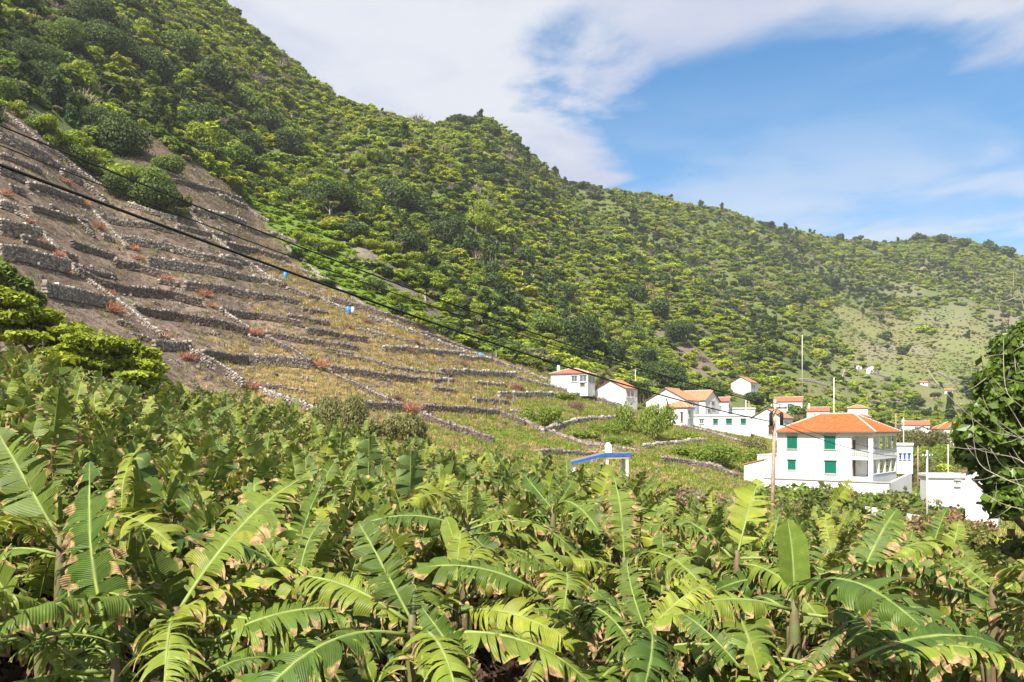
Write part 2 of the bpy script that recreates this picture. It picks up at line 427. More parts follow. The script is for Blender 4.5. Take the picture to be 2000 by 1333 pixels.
def build_terrain():
    zf = zone_fields(PXG, PYG, XG, YG)
    n = fbm(XG / 4, YG / 4, 51, 4)[..., None]; n2 = fbm(XG / 14, YG / 14, 55, 3)[..., None]
    col = C_FOREST * (0.6 + 0.8 * n)
    soil = C_SOIL + (C_SOIL2 - C_SOIL) * smooth(0.35, 0.7, n)
    straw, green = terrace_tone(PXG, PYG, XG, YG)
    terr = soil + (C_STRAW - soil) * (straw * 0.85)[..., None]
    terr = terr + (C_GREEN - terr) * (green * 0.85)[..., None]
    low = (zf['brown'] | (YG < EDGE[:, None] * 0.9))
    col = np.where(low[..., None], terr, col)
    col = np.where(zf['row'][..., None], C_FOREST * 0.9, col)
    col = np.where(zf['low'][..., None], np.array((0.14, 0.215, 0.03)) * (0.6 + 0.7 * n), col)
    col = np.where(zf['gully'][..., None], soil * 0.55 + np.array((0.20, 0.19, 0.17)) * 0.7 * n, col)
    col = np.where(zf['scree'][..., None], soil * 1.05, col)
    tan = np.array((0.185, 0.175, 0.07)); gg = np.array((0.115, 0.165, 0.04))
    col = np.where(zf['grass'][..., None], gg + (tan - gg) * smooth(0.34, 0.68, 0.5 * n2 + 0.5 * fbm(XG / 40, YG / 40, 58, 4)[..., None]), col)
    col = np.where((zf['valley'] & (YG > 85))[..., None], np.array((0.11, 0.15, 0.038)) + (np.array((0.20, 0.155, 0.10)) - np.array((0.11, 0.15, 0.038))) * smooth(0.45, 0.68, n), col)
    rock = (smooth(0.56, 0.66, fbm(XG / 30, YG / 30, 71, 4)) * (PXG > 1600) * smooth(480, 560, YG) * 0.8)[..., None]
    col = col + (np.array((0.24, 0.19, 0.165)) - col) * rock
    far = smooth(130, 260, YG)[..., None]; soft = col.copy()
    for _ in range(7):
        soft[1:-1] = .25 * soft[:-2] + .5 * soft[1:-1] + .25 * soft[2:]; soft[:, 1:-1] = .25 * soft[:, :-2] + .5 * soft[:, 1:-1] + .25 * soft[:, 2:]
    col = col * (1 - far) + soft * far
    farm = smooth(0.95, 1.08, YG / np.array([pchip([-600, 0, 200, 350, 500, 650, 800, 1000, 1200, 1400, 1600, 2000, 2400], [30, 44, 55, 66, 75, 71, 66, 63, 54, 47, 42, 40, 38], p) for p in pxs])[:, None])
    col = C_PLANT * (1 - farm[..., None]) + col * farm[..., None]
    verts = np.stack([XG, YG, ZG], -1).reshape(-1, 3)
    i, j = np.meshgrid(np.arange(NU - 1), np.arange(NY - 1), indexing='ij'); a = (i * NY + j).ravel()
    faces = np.stack([a, a + NY, a + NY + 1, a + 1], -1)
    n_ = NM('hillside soil and grass'); p = n_.pos()
    c = n_.attr('ground')
    f1 = n_.noise(p, 1.7, 8, 0.78); f2 = n_.noise(p, 0.33, 4, 0.6); v = n_.voro(p, 2.6); f3 = n_.noise(p, 0.9, 6, 0.7)
    c = n_.hsv(c, 0.5, 1.0, n_.math('ADD', n_.math('MULTIPLY', n_.mr(f1, 0.28, 0.72), 0.95), 0.52))
    c = n_.mix(n_.mr(f3, 0.52, 0.66, 0, 0.45), c, n_.hsv(c, 0.515, 0.9, 0.62))
    c = n_.hsv(c, n_.math('ADD', n_.math('MULTIPLY', f2, 0.04), 0.48), 1.0, 1.0)
    c = n_.mix(n_.math('MULTIPLY', n_.mr(v, 0.05, 0.24, 0.75, 0.0), n_.mr(n_.noise(p, 0.6, 3), 0.45, 0.6)), c, (0.34, 0.30, 0.265))
    mat = n_.done(n_.bsdf(c, 0.95, 0.1, n_.bump(f1, 0.8, 0.25)))
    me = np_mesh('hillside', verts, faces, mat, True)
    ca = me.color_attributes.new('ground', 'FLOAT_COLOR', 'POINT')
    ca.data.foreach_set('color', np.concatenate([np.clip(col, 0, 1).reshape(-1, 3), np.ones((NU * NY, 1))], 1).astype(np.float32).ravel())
    tag(link('hillside', me), kind='structure')
    bm = MB(); bm.add([(-2050, -55, -40), (2050, -55, -40), (2050, 1580, -40), (-2050, 1580, -40)], [(0, 1, 2, 3)])
    tag(bm.build('lowland_ground', plain('lowland soil', (0.1, 0.1, 0.05), 0.95)), kind='structure')
build_terrain()

# ------------------------------------------------------------------ labels: each one singles out its thing by findable neighbours
LAND = [(556, 537, 'the plain blue barrel'), (682, 606, 'the blue and white barrel'), (935, 692, 'the low blue tarp'), (1108, 735, 'the white house with the tall chimney'),
        (1180, 715, 'the palm tree'), (1205, 765, 'the plain white gabled house'), (1335, 790, 'the white house with orange roofs in steps'), (1275, 830, 'the round fig bush'), (1455, 752, 'the lone white house uphill'),
        (1172, 900, 'the blue edged pergola'), (1610, 880, 'the two storey house with green shutters'), (1695, 720, 'the pair of tiny white houses'), (1857, 800, 'the dark conical pine'),
        (1345, 705, 'the bare brown scree'), (200, 300, 'the row of bushes'), (640, 415, 'the pale dead trunk'), (910, 235, 'the knobbed summit'), (1135, 360, 'the saddle in the skyline'), (110, 640, 'the bright layered tree'),
        (657, 805, 'the wide olive bush'), (800, 845, 'the small olive bush'), (1475, 440, 'the wooded brow'), (440, 20, 'the steep skyline'), (1863, 840, 'the hip roofed house by the dark tree'), (340, 560, 'the longest dark wall')]
USED = set()
def where(prefix, px, py, pref=None):
    ds = sorted(LAND, key=lambda l: math.hypot(l[0] - px, l[1] - py))
    names8 = ['right of', 'below right of', 'below', 'below left of', 'left of', 'above left of', 'above', 'above right of']
    for lx, ly, nm in ds:
        d = math.hypot(lx - px, ly - py)
        if d < 14: continue
        a = names8[int(round(math.atan2(py - ly, px - lx) / (math.pi / 4))) % 8]
        q = 'just ' if d < 70 else ('' if d < 170 else ('well ' if d < 330 else 'far '))
        s = f'{prefix} {q}{a} {nm}'
        if s not in USED and len(s.split()) <= 16:
            USED.add(s); return s
    return prefix

# ------------------------------------------------------------------ dry-stone terrace walls
def stone_mat():
    n = NM('dry stone'); p = n.pos()
    c = n.attr('stone')
    c = n.mix(n.mr(n.noise(p, 7.0, 4, 0.7), 0.5, 0.7, 0, 0.5), c, n.hsv(c, 0.5, 0.6, 1.6))
    return n.done(n.bsdf(c, 0.95, 0.1, n.bump(n.noise(p, 14, 3), 0.6, 0.03)))
M['stone'] = stone_mat()
M['wall_core'] = plain('packed rubble', (0.09, 0.065, 0.055), 0.95, 0.3, 4)
BOXF = np.array([(0, 2, 3, 1), (4, 5, 7, 6), (0, 1, 5, 4), (2, 6, 7, 3), (0, 4, 6, 2), (1, 3, 7, 5)])
BOXV = np.array([(x, y, z) for z in (-1, 1) for y in (-1, 1) for x in (-1, 1)], float) * 0.5
# photograph polylines of the wall tops, wall height in photograph px, lichen amount, thickness factor
WALLS = [
 ([(0,430),(80,447)], 30, .8), ([(0,478),(70,490),(135,506)], 30, .8), ([(86,553),(150,563),(223,578)], 27, .85), ([(144,524),(198,560)], 10, .9),
 ([(155,524),(200,546),(333,567),(394,582)], 19, .12), ([(254,598),(317,648)], 15, .75), ([(263,598),(337,609),(450,630),(485,640)], 17, .10),
 ([(300,663),(373,668)], 19, .75), ([(225,506),(270,515),(333,533)], 16, .25), ([(290,503),(370,514),(450,528)], 19, .6), ([(239,460),(320,473),(396,495)], 17, .6),
 ([(198,418),(270,433),(360,450)], 12, .4), ([(176,400),(203,430),(234,461),(250,480)], 8, .95), ([(361,550),(440,557),(512,570)], 17, .45), ([(513,574),(588,588)], 10, .1),
 ([(433,600),(500,609),(591,627)], 14, .2), ([(433,604),(462,622),(490,640)], 9, .7), ([(561,615),(600,620),(642,627)], 10, .15), ([(600,640),(660,649),(719,658)], 13, .15),
 ([(521,647),(575,658),(640,667),(699,676)], 11, .12), ([(530,658),(570,679),(609,703)], 15, .12), ([(395,683),(485,692)], 18, .2), ([(485,692),(550,696),(609,703)], 20, .6),
 ([(384,685),(430,708),(476,738)], 24, .75), ([(510,755),(570,776),(640,802)], 16, .8), ([(647,714),(687,719),(750,728),(815,735)], 15, .15), ([(815,735),(850,739),(885,741)], 9, .15),
 ([(658,730),(710,752),(762,777)], 13, .2), ([(701,784),(784,786)], 19, .2), ([(824,791),(900,794),(975,800),(1025,818)], 14, .15), ([(1025,818),(1051,834),(1087,843),(1155,868)], 10, .25),
 ([(824,802),(885,827),(925,840),(966,853)], 17, .18), ([(750,676),(830,681),(907,685)], 12, .75), ([(860,721),(940,723),(1009,726)], 14, .75), ([(975,766),(1050,765),(1130,766)], 13, .8),
 ([(847,755),(890,760)], 10, .2), ([(925,775),(993,781)], 11, .25), ([(720,616),(820,652),(916,685),(1020,721),(1150,766)], 9, .9), ([(649,579),(700,592),(750,609),(835,638)], 14, .1),
 ([(824,647),(870,662),(923,681)], 12, .15), ([(1060,838),(1110,822),(1160,813),(1230,811)], 11, .7), ([(1257,870),(1320,863),(1380,855)], 8, .85), ([(1050,880),(1120,880),(1190,880),(1237,888)], 13, .25),
 ([(1295,892),(1345,897),(1390,905),(1440,925)], 12, .3), ([(1332,828),(1390,842),(1450,860)], 10, .3), ([(1150,865),(1200,870),(1245,877)], 8, .35),
 ([(0,260),(50,280),(99,302)], 20, .6), ([(0,212),(72,269),(130,310),(180,347),(222,374)], 9, .95), ([(0,320),(48,338)], 22, .6), ([(54,356),(110,370),(160,388)], 13, .35), ([(0,390),(36,402)], 18, .7),
 ([(30,410),(50,422),(75,440)], 9, .9), ([(333,350),(400,365),(471,386)], 9, .1), ([(372,413),(405,448),(444,482),(500,520),(558,556)], 8, .9), ([(381,407),(430,417),(480,431)], 12, .7),
 ([(440,472),(500,484),(562,502)], 11, .15), ([(250,395),(290,408),(345,424)], 10, .6), ([(120,330),(160,350),(205,385)], 13, .7), ([(430,500),(500,514),(560,530)], 9, .55), ([(560,560),(620,578),(690,606)], 10, .7),
 ([(600,575),(650,586)], 9, .2), ([(700,640),(760,655),(830,672)], 9, .8), ([(40,460),(100,478),(150,500)], 12, .3), ([(100,400),(150,425),(185,455)], 13, .25), ([(660,690),(720,700),(770,716)], 8, .25),
 ([(900,694),(960,699),(1000,715)], 10, .6), ([(222,374),(290,396),(372,413)], 7, .8), ([(560,480),(640,545),(720,600)], 7, .7), ([(198,560),(254,598)], 10, .8), ([(317,648),(384,685)], 12, .8), ([(75,440),(110,480),(144,524)], 9, .85), ([(490,640),(530,658)], 8, .6), ([(585,700),(620,712),(650,722)], 8, .6), ([(762,777),(824,802)], 9, .5),
 ([(0,300),(40,313),(80,330)], 11, .35), ([(100,312),(140,330),(165,345)], 9, .6), ([(60,400),(110,413),(170,430)], 12, .3), ([(200,455),(222,462)], 13, .5), ([(140,470),(180,482),(222,496)], 14, .2),
 ([(140,515),(180,526),(225,535)], 10, .3), ([(396,495),(440,506),(470,514)], 11, .35), ([(450,528),(500,540),(560,551)], 12, .55), ([(310,545),(350,552)], 10, .3), ([(260,650),(300,660)], 10, .4), ([(230,622),(262,634)], 12, .3),
 ([(485,655),(520,664)], 9, .3), ([(345,440),(400,452),(450,464)], 10, .3), ([(300,380),(340,392)], 9, .5), ([(480,440),(540,455),(580,470)], 8, .4), ([(590,600),(640,608)], 9, .2), ([(640,680),(690,688)], 8, .3), ([(770,716),(830,724),(868,728)], 8, .3),
 ([(560,515),(610,532),(660,556)], 7, .8), ([(430,380),(480,400),(525,430)], 7, .5), ([(1000,800),(1040,806),(1090,812)], 8, .3), ([(480,745),(540,752),(600,762)], 8, .35), ([(890,660),(925,668)], 8, .3), ([(930,745),(985,750)], 9, .4), ([(0,545),(40,553)], 20, .6), ([(20,360),(50,372)], 14, .3),
 ([(1010,735),(1080,752),(1145,772)], 9, .5), ([(1160,772),(1200,785),(1238,803)], 12, .3), ([(310,330),(360,352),(430,372)], 8, .3),
]
wall_id = 0
def build_wall(tops, hpx, lichen, rs, cat_label=None):
    pts = [ground_at(px, py + hpx) for px, py in tops]
    h = float(np.median([p.y for p in pts])) * hpx / F_PX * 0.98
    h = min(max(h, 0.55), 2.1)
    # resample along the ground
    P2 = np.array([(p.x, p.y) for p in pts]); seg = np.hypot(*np.diff(P2, axis=0).T); L = np.concatenate([[0], np.cumsum(seg)]); tot = L[-1]
    sw = 0.25 * (1 + 0.25 * (pts[0].y > 110)); rows = max(3, int(round(h / (0.18 * (1 + 0.2 * (pts[0].y > 110)))))); n = max(3, int(tot / sw))
    V, Cc = [], []
    th = 0.6
    for r in range(rows + 1):
        t = (np.arange(n) + 0.5 * (r % 2) + rs.uniform(-.22, .22, n)) / n * tot
        x = np.interp(t, L, P2[:, 0]); y = np.interp(t, L, P2[:, 1])
        dx = np.interp(t + .3, L, P2[:, 0]) - np.interp(t - .3, L, P2[:, 0]); dy = np.interp(t + .3, L, P2[:, 1]) - np.interp(t - .3, L, P2[:, 1])
        a = np.arctan2(dy, dx); z = terrain_z(x, y) + (r + 0.35) * h / rows
        keep = np.ones(n, bool)
        if r == rows: keep = rs.random(n) < 0.12
        sag = (fbm(t / 3.0 + wall_id * 7.7, t * 0, 5, 2) - 0.5) * 0.16 * (r / rows)
        for i in np.nonzero(keep)[0]:
            w = sw * rs.uniform(.8, 1.35); hh = h / rows * rs.uniform(.85, 1.3); dd = th * (1.12 - 0.25 * r / rows) * rs.uniform(.85, 1.15)
            b = BOXV * (w, dd, hh) * rs.uniform(.78, 1.12, (8, 3)); aa = a[i] + rs.uniform(-.2, .2); ca, sa = math.cos(aa), math.sin(aa); ti = rs.uniform(-.2, .2)
            bx = b[:, 0] * ca - b[:, 1] * sa; by = b[:, 0] * sa + b[:, 1] * ca
            V.append(np.stack([bx + x[i], by + y[i], b[:, 2] + b[:, 0] * ti + z[i] + sag[i]], -1))
            lf = np.clip(lichen * rs.uniform(.15, 1.35) + (0.40 if r >= rows - 1 else 0), 0, 1)
            base = np.array((0.118, 0.086, 0.070)) * rs.uniform(.55, 1.5); grey = np.array((0.37, 0.325, 0.27)) * rs.uniform(.5, 1.3)
            Cc.append((base * (1 - lf) + grey * lf) * (1.22 if r >= rows - 1 else 1))
    V = np.concatenate(V); Nn = len(V) // 8
    Fc = (BOXF[None] + (np.arange(Nn) * 8)[:, None, None]).reshape(-1, 4)
    Cv = np.repeat(np.array(Cc), 8, 0)
    mid = tops[len(tops) // 2]
    tone = 'pale grey' if lichen > .65 else ('grey and brown' if lichen > .3 else 'dark brown')
    size = 'long ' if tot > 34 else ('short ' if tot < 12 else '')
    lab = cat_label or where(f'{size}{tone} dry stone terrace wall', *mid)
    c = pts[len(pts) // 2]
    e = empty('stone_wall', (c.x, c.y, c.z), lab, 'wall', 'dry stone walls of the vineyard terraces'); e['kind'] = 'thing'
    me = np_mesh('stones', V - np.array((c.x, c.y, c.z)), Fc, M['stone'])
    at = me.color_attributes.new('stone', 'FLOAT_COLOR', 'POINT'); at.data.foreach_set('color', np.concatenate([Cv, np.ones((len(Cv), 1))], 1).astype(np.float32).ravel())
    tag(link('stones', me, e), kind='stuff')
    # packed rubble inside
    k = max(2, int(tot / 1.2)); t = np.linspace(0.1, tot - 0.1, k); x = np.interp(t, L, P2[:, 0]); y = np.interp(t, L, P2[:, 1])
    mb = MB(); vs = []
    for i in range(k):
        j0, j1 = max(0, i - 1), min(k - 1, i + 1); d = Vector((x[j1] - x[j0], y[j1] - y[j0], 0)).normalized(); nn = Vector((-d.y, d.x, 0)) * 0.2
        g = Vector((x[i], y[i], float(terrain_z(x[i], y[i])))) - c
        vs += [g - nn + Vector((0, 0, -.3)), g + nn + Vector((0, 0, -.3)), g + nn + Vector((0, 0, h * .82)), g - nn + Vector((0, 0, h * .82))]
    fs = [(4 * i + q, 4 * i + (q + 1) % 4, 4 * i + 4 + (q + 1) % 4, 4 * i + 4 + q) for i in range(k - 1) for q in range(4)] + [(3, 2, 1, 0), tuple(4 * (k - 1) + q for q in range(4))]
    mb.add(vs, fs); mb.build('rubble_core', M['wall_core'], e)
for k, (tops, hpx, li) in enumerate(WALLS):
    wall_id = k
    build_wall(tops, hpx, li, np.random.default_rng(100 + k))
FAR_WALLS = [([(1620,690),(1690,712)], 4, .9), ([(1690,724),(1740,737)], 4, .3), ([(1720,744),(1790,746),(1860,750)], 4, .9), ([(1740,771),(1830,775)], 4, .8), ([(1600,716),(1650,722)], 4, .9),
 ([(1860,790),(1900,793)], 5, .7), ([(1660,757),(1720,764)], 4, .8), ([(1830,725),(1880,745)], 4, .8), ([(1560,740),(1620,752)], 5, .7), ([(1500,752),(1560,768)], 5, .6), ([(1700,783),(1790,790)], 5, .75)]
for k, (tops, hpx, li) in enumerate(FAR_WALLS):
    wall_id = 200 + k
    build_wall(tops, hpx, li, np.random.default_rng(300 + k))

# ------------------------------------------------------------------ foliage clumps and instanced masses
def leaf_cards(centers, normals, size, rs, aspect=1.6, jitter=0.7):
    n = len(centers)
    nn = normals + rs.normal(0, jitter, (n, 3)); nn /= np.linalg.norm(nn, axis=1, keepdims=True)
    a = np.cross(nn, rs.normal(0, 1, (n, 3))); a /= np.linalg.norm(a, axis=1, keepdims=True); b = np.cross(nn, a)
    s = (size * rs.uniform(.6, 1.35, n))[:, None]
    tip = centers + a * s * aspect * .5 - nn * s * .12; tail = centers - a * s * aspect * .5; l = centers + b * s * .5; r = centers - b * s * .5
    V = np.stack([tail, r, tip, l], 1).reshape(-1, 3); F = np.arange(4 * n).reshape(-1, 4)
    return V, F
def foliage_mesh(name, V, F, mats, shade):
    me = np_mesh(name, V, F, mats)
    at = me.attributes.new('shade', 'FLOAT', 'POINT'); at.data.foreach_set('value', shade.astype(np.float32))
    return me
ICO = None
def blob_points(lobes, n, rs, up_bias=0.25):
    """points on the outside of a union of ellipsoid lobes"""
    vol = np.array([l[3] * l[4] for l in lobes]); pick = rs.choice(len(lobes), n * 2, p=vol / vol.sum())
    d = rs.normal(0, 1, (n * 2, 3)); d[:, 2] += up_bias; d /= np.linalg.norm(d, axis=1, keepdims=True)
    L_ = np.array(lobes)[pick]; rad = rs.uniform(.72, 1.06, n * 2)[:, None]
    pos = L_[:, :3] + d * rad * L_[:, [3, 3, 4]]
    ok = np.ones(n * 2, bool)
    for l in lobes:
        q = (pos - np.array(l[:3])) / np.array((l[3], l[3], l[4])); ok &= (q ** 2).sum(1) > 0.45
    pos, d = pos[ok], d[ok]
    return pos[:n], d[:n]
def crown_mesh(name, mat, seed, kind='dome', n=320, leaf=0.5):
    rs = np.random.default_rng(seed)
    if kind == 'dome': lobes = [(rs.normal(0, .5), rs.normal(0, .5), 1.3 + rs.uniform(-.3, 1.0), rs.uniform(.8, 1.3), rs.uniform(.7, 1.1)) for _ in range(6)]
    elif kind == 'layered': lobes = [(rs.normal(0, .9), rs.normal(0, .9), (.6 + i * .26), rs.uniform(.7, 1.15), rs.uniform(.38, .62)) for i in range(7)]
    elif kind == 'tall': lobes = [(rs.normal(0, .3), rs.normal(0, .3), .8 + i * .62, 1.05 - .13 * i, .75) for i in range(6)]
    elif kind == 'low': lobes = [(rs.normal(0, 1.0), rs.normal(0, 1.0), .5 + rs.uniform(-.1, .4), rs.uniform(.6, 1.0), rs.uniform(.4, .7)) for _ in range(6)]
    pos, d = blob_points(lobes, n, rs)
    V, F = leaf_cards(pos, d + np.array((0, 0, .5)), leaf, rs)
    shade = np.repeat(rs.random(len(pos)), 4)
    # inner mass of leaves, for a dense crown; inner shade painted into their tone
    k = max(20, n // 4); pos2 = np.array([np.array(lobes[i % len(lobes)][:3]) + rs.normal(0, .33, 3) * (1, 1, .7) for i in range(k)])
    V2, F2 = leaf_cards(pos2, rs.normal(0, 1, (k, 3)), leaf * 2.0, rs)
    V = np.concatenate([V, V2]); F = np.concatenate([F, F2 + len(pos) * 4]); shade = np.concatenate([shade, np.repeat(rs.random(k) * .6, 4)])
    V[:, 2] = np.maximum(V[:, 2], 0.02)
    return foliage_mesh(name, V, F, mat, shade)
def cane_mesh(name, mat, seed, n=70, h=2.2, spread=.8, w=.12):
    rs = np.random.default_rng(seed); V = []; sh = []
    for i in range(n):
        b = np.array((rs.normal(0, spread * .4), rs.normal(0, spread * .4), 0)); a = rs.uniform(0, 6.28); o = np.array((math.cos(a), math.sin(a), 0)); s = np.array((-o[1], o[0], 0)) * w * .5
        hh = h * rs.uniform(.5, 1.1); m = b + o * hh * .18 + np.array((0, 0, hh * .62)); t = b + o * hh * rs.uniform(.3, .75) + np.array((0, 0, hh * rs.uniform(.75, 1.0)))
        V += [b - s, b + s, m + s, m - s, m - s, m + s, t + s * .2, t - s * .2]; sh += [rs.random()] * 8
    V = np.array(V); F = np.arange(len(V)).reshape(-1, 4)
    return foliage_mesh(name, V, F, mat, np.array(sh))
def twig_mesh(name, mat, seed, n=60, r=1.0, h=.8, w=.035):
    rs = np.random.default_rng(seed); V = []; sh = []
    for i in range(n):
        p = np.array((rs.normal(0, r * .35), rs.normal(0, r * .35), rs.uniform(0, h * .3))); d = rs.normal(0, 1, 3); d[2] = abs(d[2]) * .8 + .15; d /= np.linalg.norm(d)
        q = p + d * r * rs.uniform(.35, .9); q[2] = min(q[2], h * 1.1); bend = rs.normal(0, .12, 3) * r; mid = (p + q) / 2 + bend; s = np.cross(d, rs.normal(0, 1, 3)); s = s / np.linalg.norm(s) * w
        V += [p - s, p + s, mid + s, mid - s, mid - s, mid + s, q + s * .3, q - s * .3]; sh += [rs.random()] * 8
    V = np.array(V); V[:, 2] = np.maximum(V[:, 2], 0.01)
    return foliage_mesh(name, V, np.arange(len(V)).reshape(-1, 4), mat, np.array(sh))

def scatter(name, pts, rots, scls, idx, tints, meshes):
    """one uncountable mass: small meshes set on points of the ground"""
    src = bpy.data.collections.new(name + '_source')
    for k, me in enumerate(meshes):
        src.objects.link(bpy.data.objects.new(f'{name}_clump_{k:02d}', me))
    n = len(pts)
    me = bpy.data.meshes.new(name); me.vertices.add(n); me.vertices.foreach_set('co', np.asarray(pts, np.float32).ravel())
    for nm, ty, fld, dat in (('rot', 'FLOAT_VECTOR', 'vector', rots), ('scl', 'FLOAT_VECTOR', 'vector', scls), ('pick', 'INT', 'value', idx)):
        a = me.attributes.new(nm, ty, 'POINT'); a.data.foreach_set(fld, np.asarray(dat, np.int32 if ty == 'INT' else np.float32).ravel())
    a = me.attributes.new('tint', 'FLOAT_COLOR', 'POINT'); a.data.foreach_set('color', np.concatenate([np.clip(tints, 0, 1), np.ones((n, 1))], 1).astype(np.float32).ravel())
    o = link(name, me); tag(o, kind='stuff')
    ng = bpy.data.node_groups.new(name + '_nodes', 'GeometryNodeTree')
    ng.interface.new_socket('Geometry', in_out='INPUT', socket_type='NodeSocketGeometry'); ng.interface.new_socket('Geometry', in_out='OUTPUT', socket_type='NodeSocketGeometry')
    N, L = ng.nodes, ng.links
    gi = N.new('NodeGroupInput'); go = N.new('NodeGroupOutput'); iop = N.new('GeometryNodeInstanceOnPoints'); ci = N.new('GeometryNodeCollectionInfo')
    ci.inputs['Collection'].default_value = src; ci.inputs['Separate Children'].default_value = True; ci.inputs['Reset Children'].default_value = True
    iop.inputs['Pick Instance'].default_value = True
    def na(nm, ty):
        q = N.new('GeometryNodeInputNamedAttribute'); q.data_type = ty; q.inputs['Name'].default_value = nm; return q.outputs['Attribute']
    e2r = N.new('FunctionNodeEulerToRotation'); L.new(na('rot', 'FLOAT_VECTOR'), e2r.inputs[0])
    L.new(gi.outputs[0], iop.inputs['Points']); L.new(ci.outputs[0], iop.inputs['Instance']); L.new(na('pick', 'INT'), iop.inputs['Instance Index'])
    L.new(e2r.outputs[0], iop.inputs['Rotation']); L.new(na('scl', 'FLOAT_VECTOR'), iop.inputs['Scale']); L.new(iop.outputs[0], go.inputs[0])
    md = o.modifiers.new('scatter', 'NODES'); md.node_group = ng
    return o

M['leaf_inst'] = foliage('hillside leaves', None, None, 0.25, True, 0.75, 0.08)
M['grass_inst'] = foliage('grass blades', None, None, 0.3, True, 0.7, 0.1)
M['leaf_dark'] = foliage('dark evergreen leaves', (0.058, 0.09, 0.027), (0.08, 0.12, 0.035), 0.2, False, 0.7, 0.12)
M['leaf_mid'] = foliage('mid green leaves', (0.11, 0.165, 0.034), (0.14, 0.205, 0.044), 0.28, False, 0.65, 0.15)
M['leaf_bright'] = foliage('bright yellow green leaves', (0.20, 0.27, 0.025), (0.25, 0.31, 0.034), 0.32)
M['leaf_olive'] = foliage('olive leaves', (0.15, 0.155, 0.05), (0.19, 0.19, 0.065), 0.28)
M['leaf_fresh'] = foliage('fresh green leaves', (0.17, 0.245, 0.035), (0.205, 0.275, 0.045), 0.35)
M['brush'] = foliage('dried brush', (0.31, 0.15, 0.085), (0.40, 0.21, 0.12), 0.15)
M['brush_dark'] = foliage('dull dried brush', (0.20, 0.12, 0.085), (0.26, 0.155, 0.10), 0.15)

def forest_mix(px, py, x, y, n, rs):
    """kind index and tint for n plants of the slope"""
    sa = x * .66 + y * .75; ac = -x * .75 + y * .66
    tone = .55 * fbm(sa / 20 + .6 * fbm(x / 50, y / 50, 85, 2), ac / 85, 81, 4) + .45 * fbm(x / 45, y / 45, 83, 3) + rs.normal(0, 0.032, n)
    bright = smooth(0.40, 0.60, tone + 0.09 * smooth(300, 900, px) - 0.07 * smooth(500, 0, px) - 0.02 * smooth(1500, 1900, px))  # bright plants grow rarer towards the left, commoner towards the middle
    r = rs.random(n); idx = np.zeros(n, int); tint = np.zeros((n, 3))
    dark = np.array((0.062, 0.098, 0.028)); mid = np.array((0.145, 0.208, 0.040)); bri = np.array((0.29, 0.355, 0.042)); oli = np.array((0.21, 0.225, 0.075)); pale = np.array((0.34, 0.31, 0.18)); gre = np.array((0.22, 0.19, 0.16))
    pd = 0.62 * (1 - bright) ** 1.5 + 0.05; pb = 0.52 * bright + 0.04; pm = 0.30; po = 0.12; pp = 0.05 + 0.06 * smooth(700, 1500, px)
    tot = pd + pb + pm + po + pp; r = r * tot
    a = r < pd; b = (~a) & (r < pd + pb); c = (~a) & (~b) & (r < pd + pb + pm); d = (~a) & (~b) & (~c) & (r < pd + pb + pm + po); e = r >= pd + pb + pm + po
    q = rs.random(n)
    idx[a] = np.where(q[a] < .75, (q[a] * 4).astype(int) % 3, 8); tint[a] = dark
    idx[b] = np.array([3, 4, 5, 6, 7, 0, 1])[(q[b] * 6.99).astype(int)]; tint[b] = bri
    idx[c] = (q[c] * 2.99).astype(int); tint[c] = mid
    idx[d] = 6 + (q[d] * 1.99).astype(int); tint[d] = oli
    idx[e] = 9; tint[e] = np.where((q[e] < .6)[:, None], pale, gre)
    tint = tint * rs.uniform(.86, 1.15, (n, 1)) * (1 + rs.normal(0, .05, (n, 3)))
    return idx, tint
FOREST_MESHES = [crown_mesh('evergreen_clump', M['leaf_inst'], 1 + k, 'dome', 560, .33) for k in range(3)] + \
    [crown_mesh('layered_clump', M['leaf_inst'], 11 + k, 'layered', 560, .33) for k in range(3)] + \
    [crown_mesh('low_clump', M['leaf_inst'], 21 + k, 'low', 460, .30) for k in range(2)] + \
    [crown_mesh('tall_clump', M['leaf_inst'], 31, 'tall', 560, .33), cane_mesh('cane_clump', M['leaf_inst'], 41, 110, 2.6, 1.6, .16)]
HOUSE_SPOTS = []    # (px range, distance) of the houses, so that no wild bush stands before them
TREE_SPOTS = []     # filled by the single trees: (x, y, radius), kept free of the mass
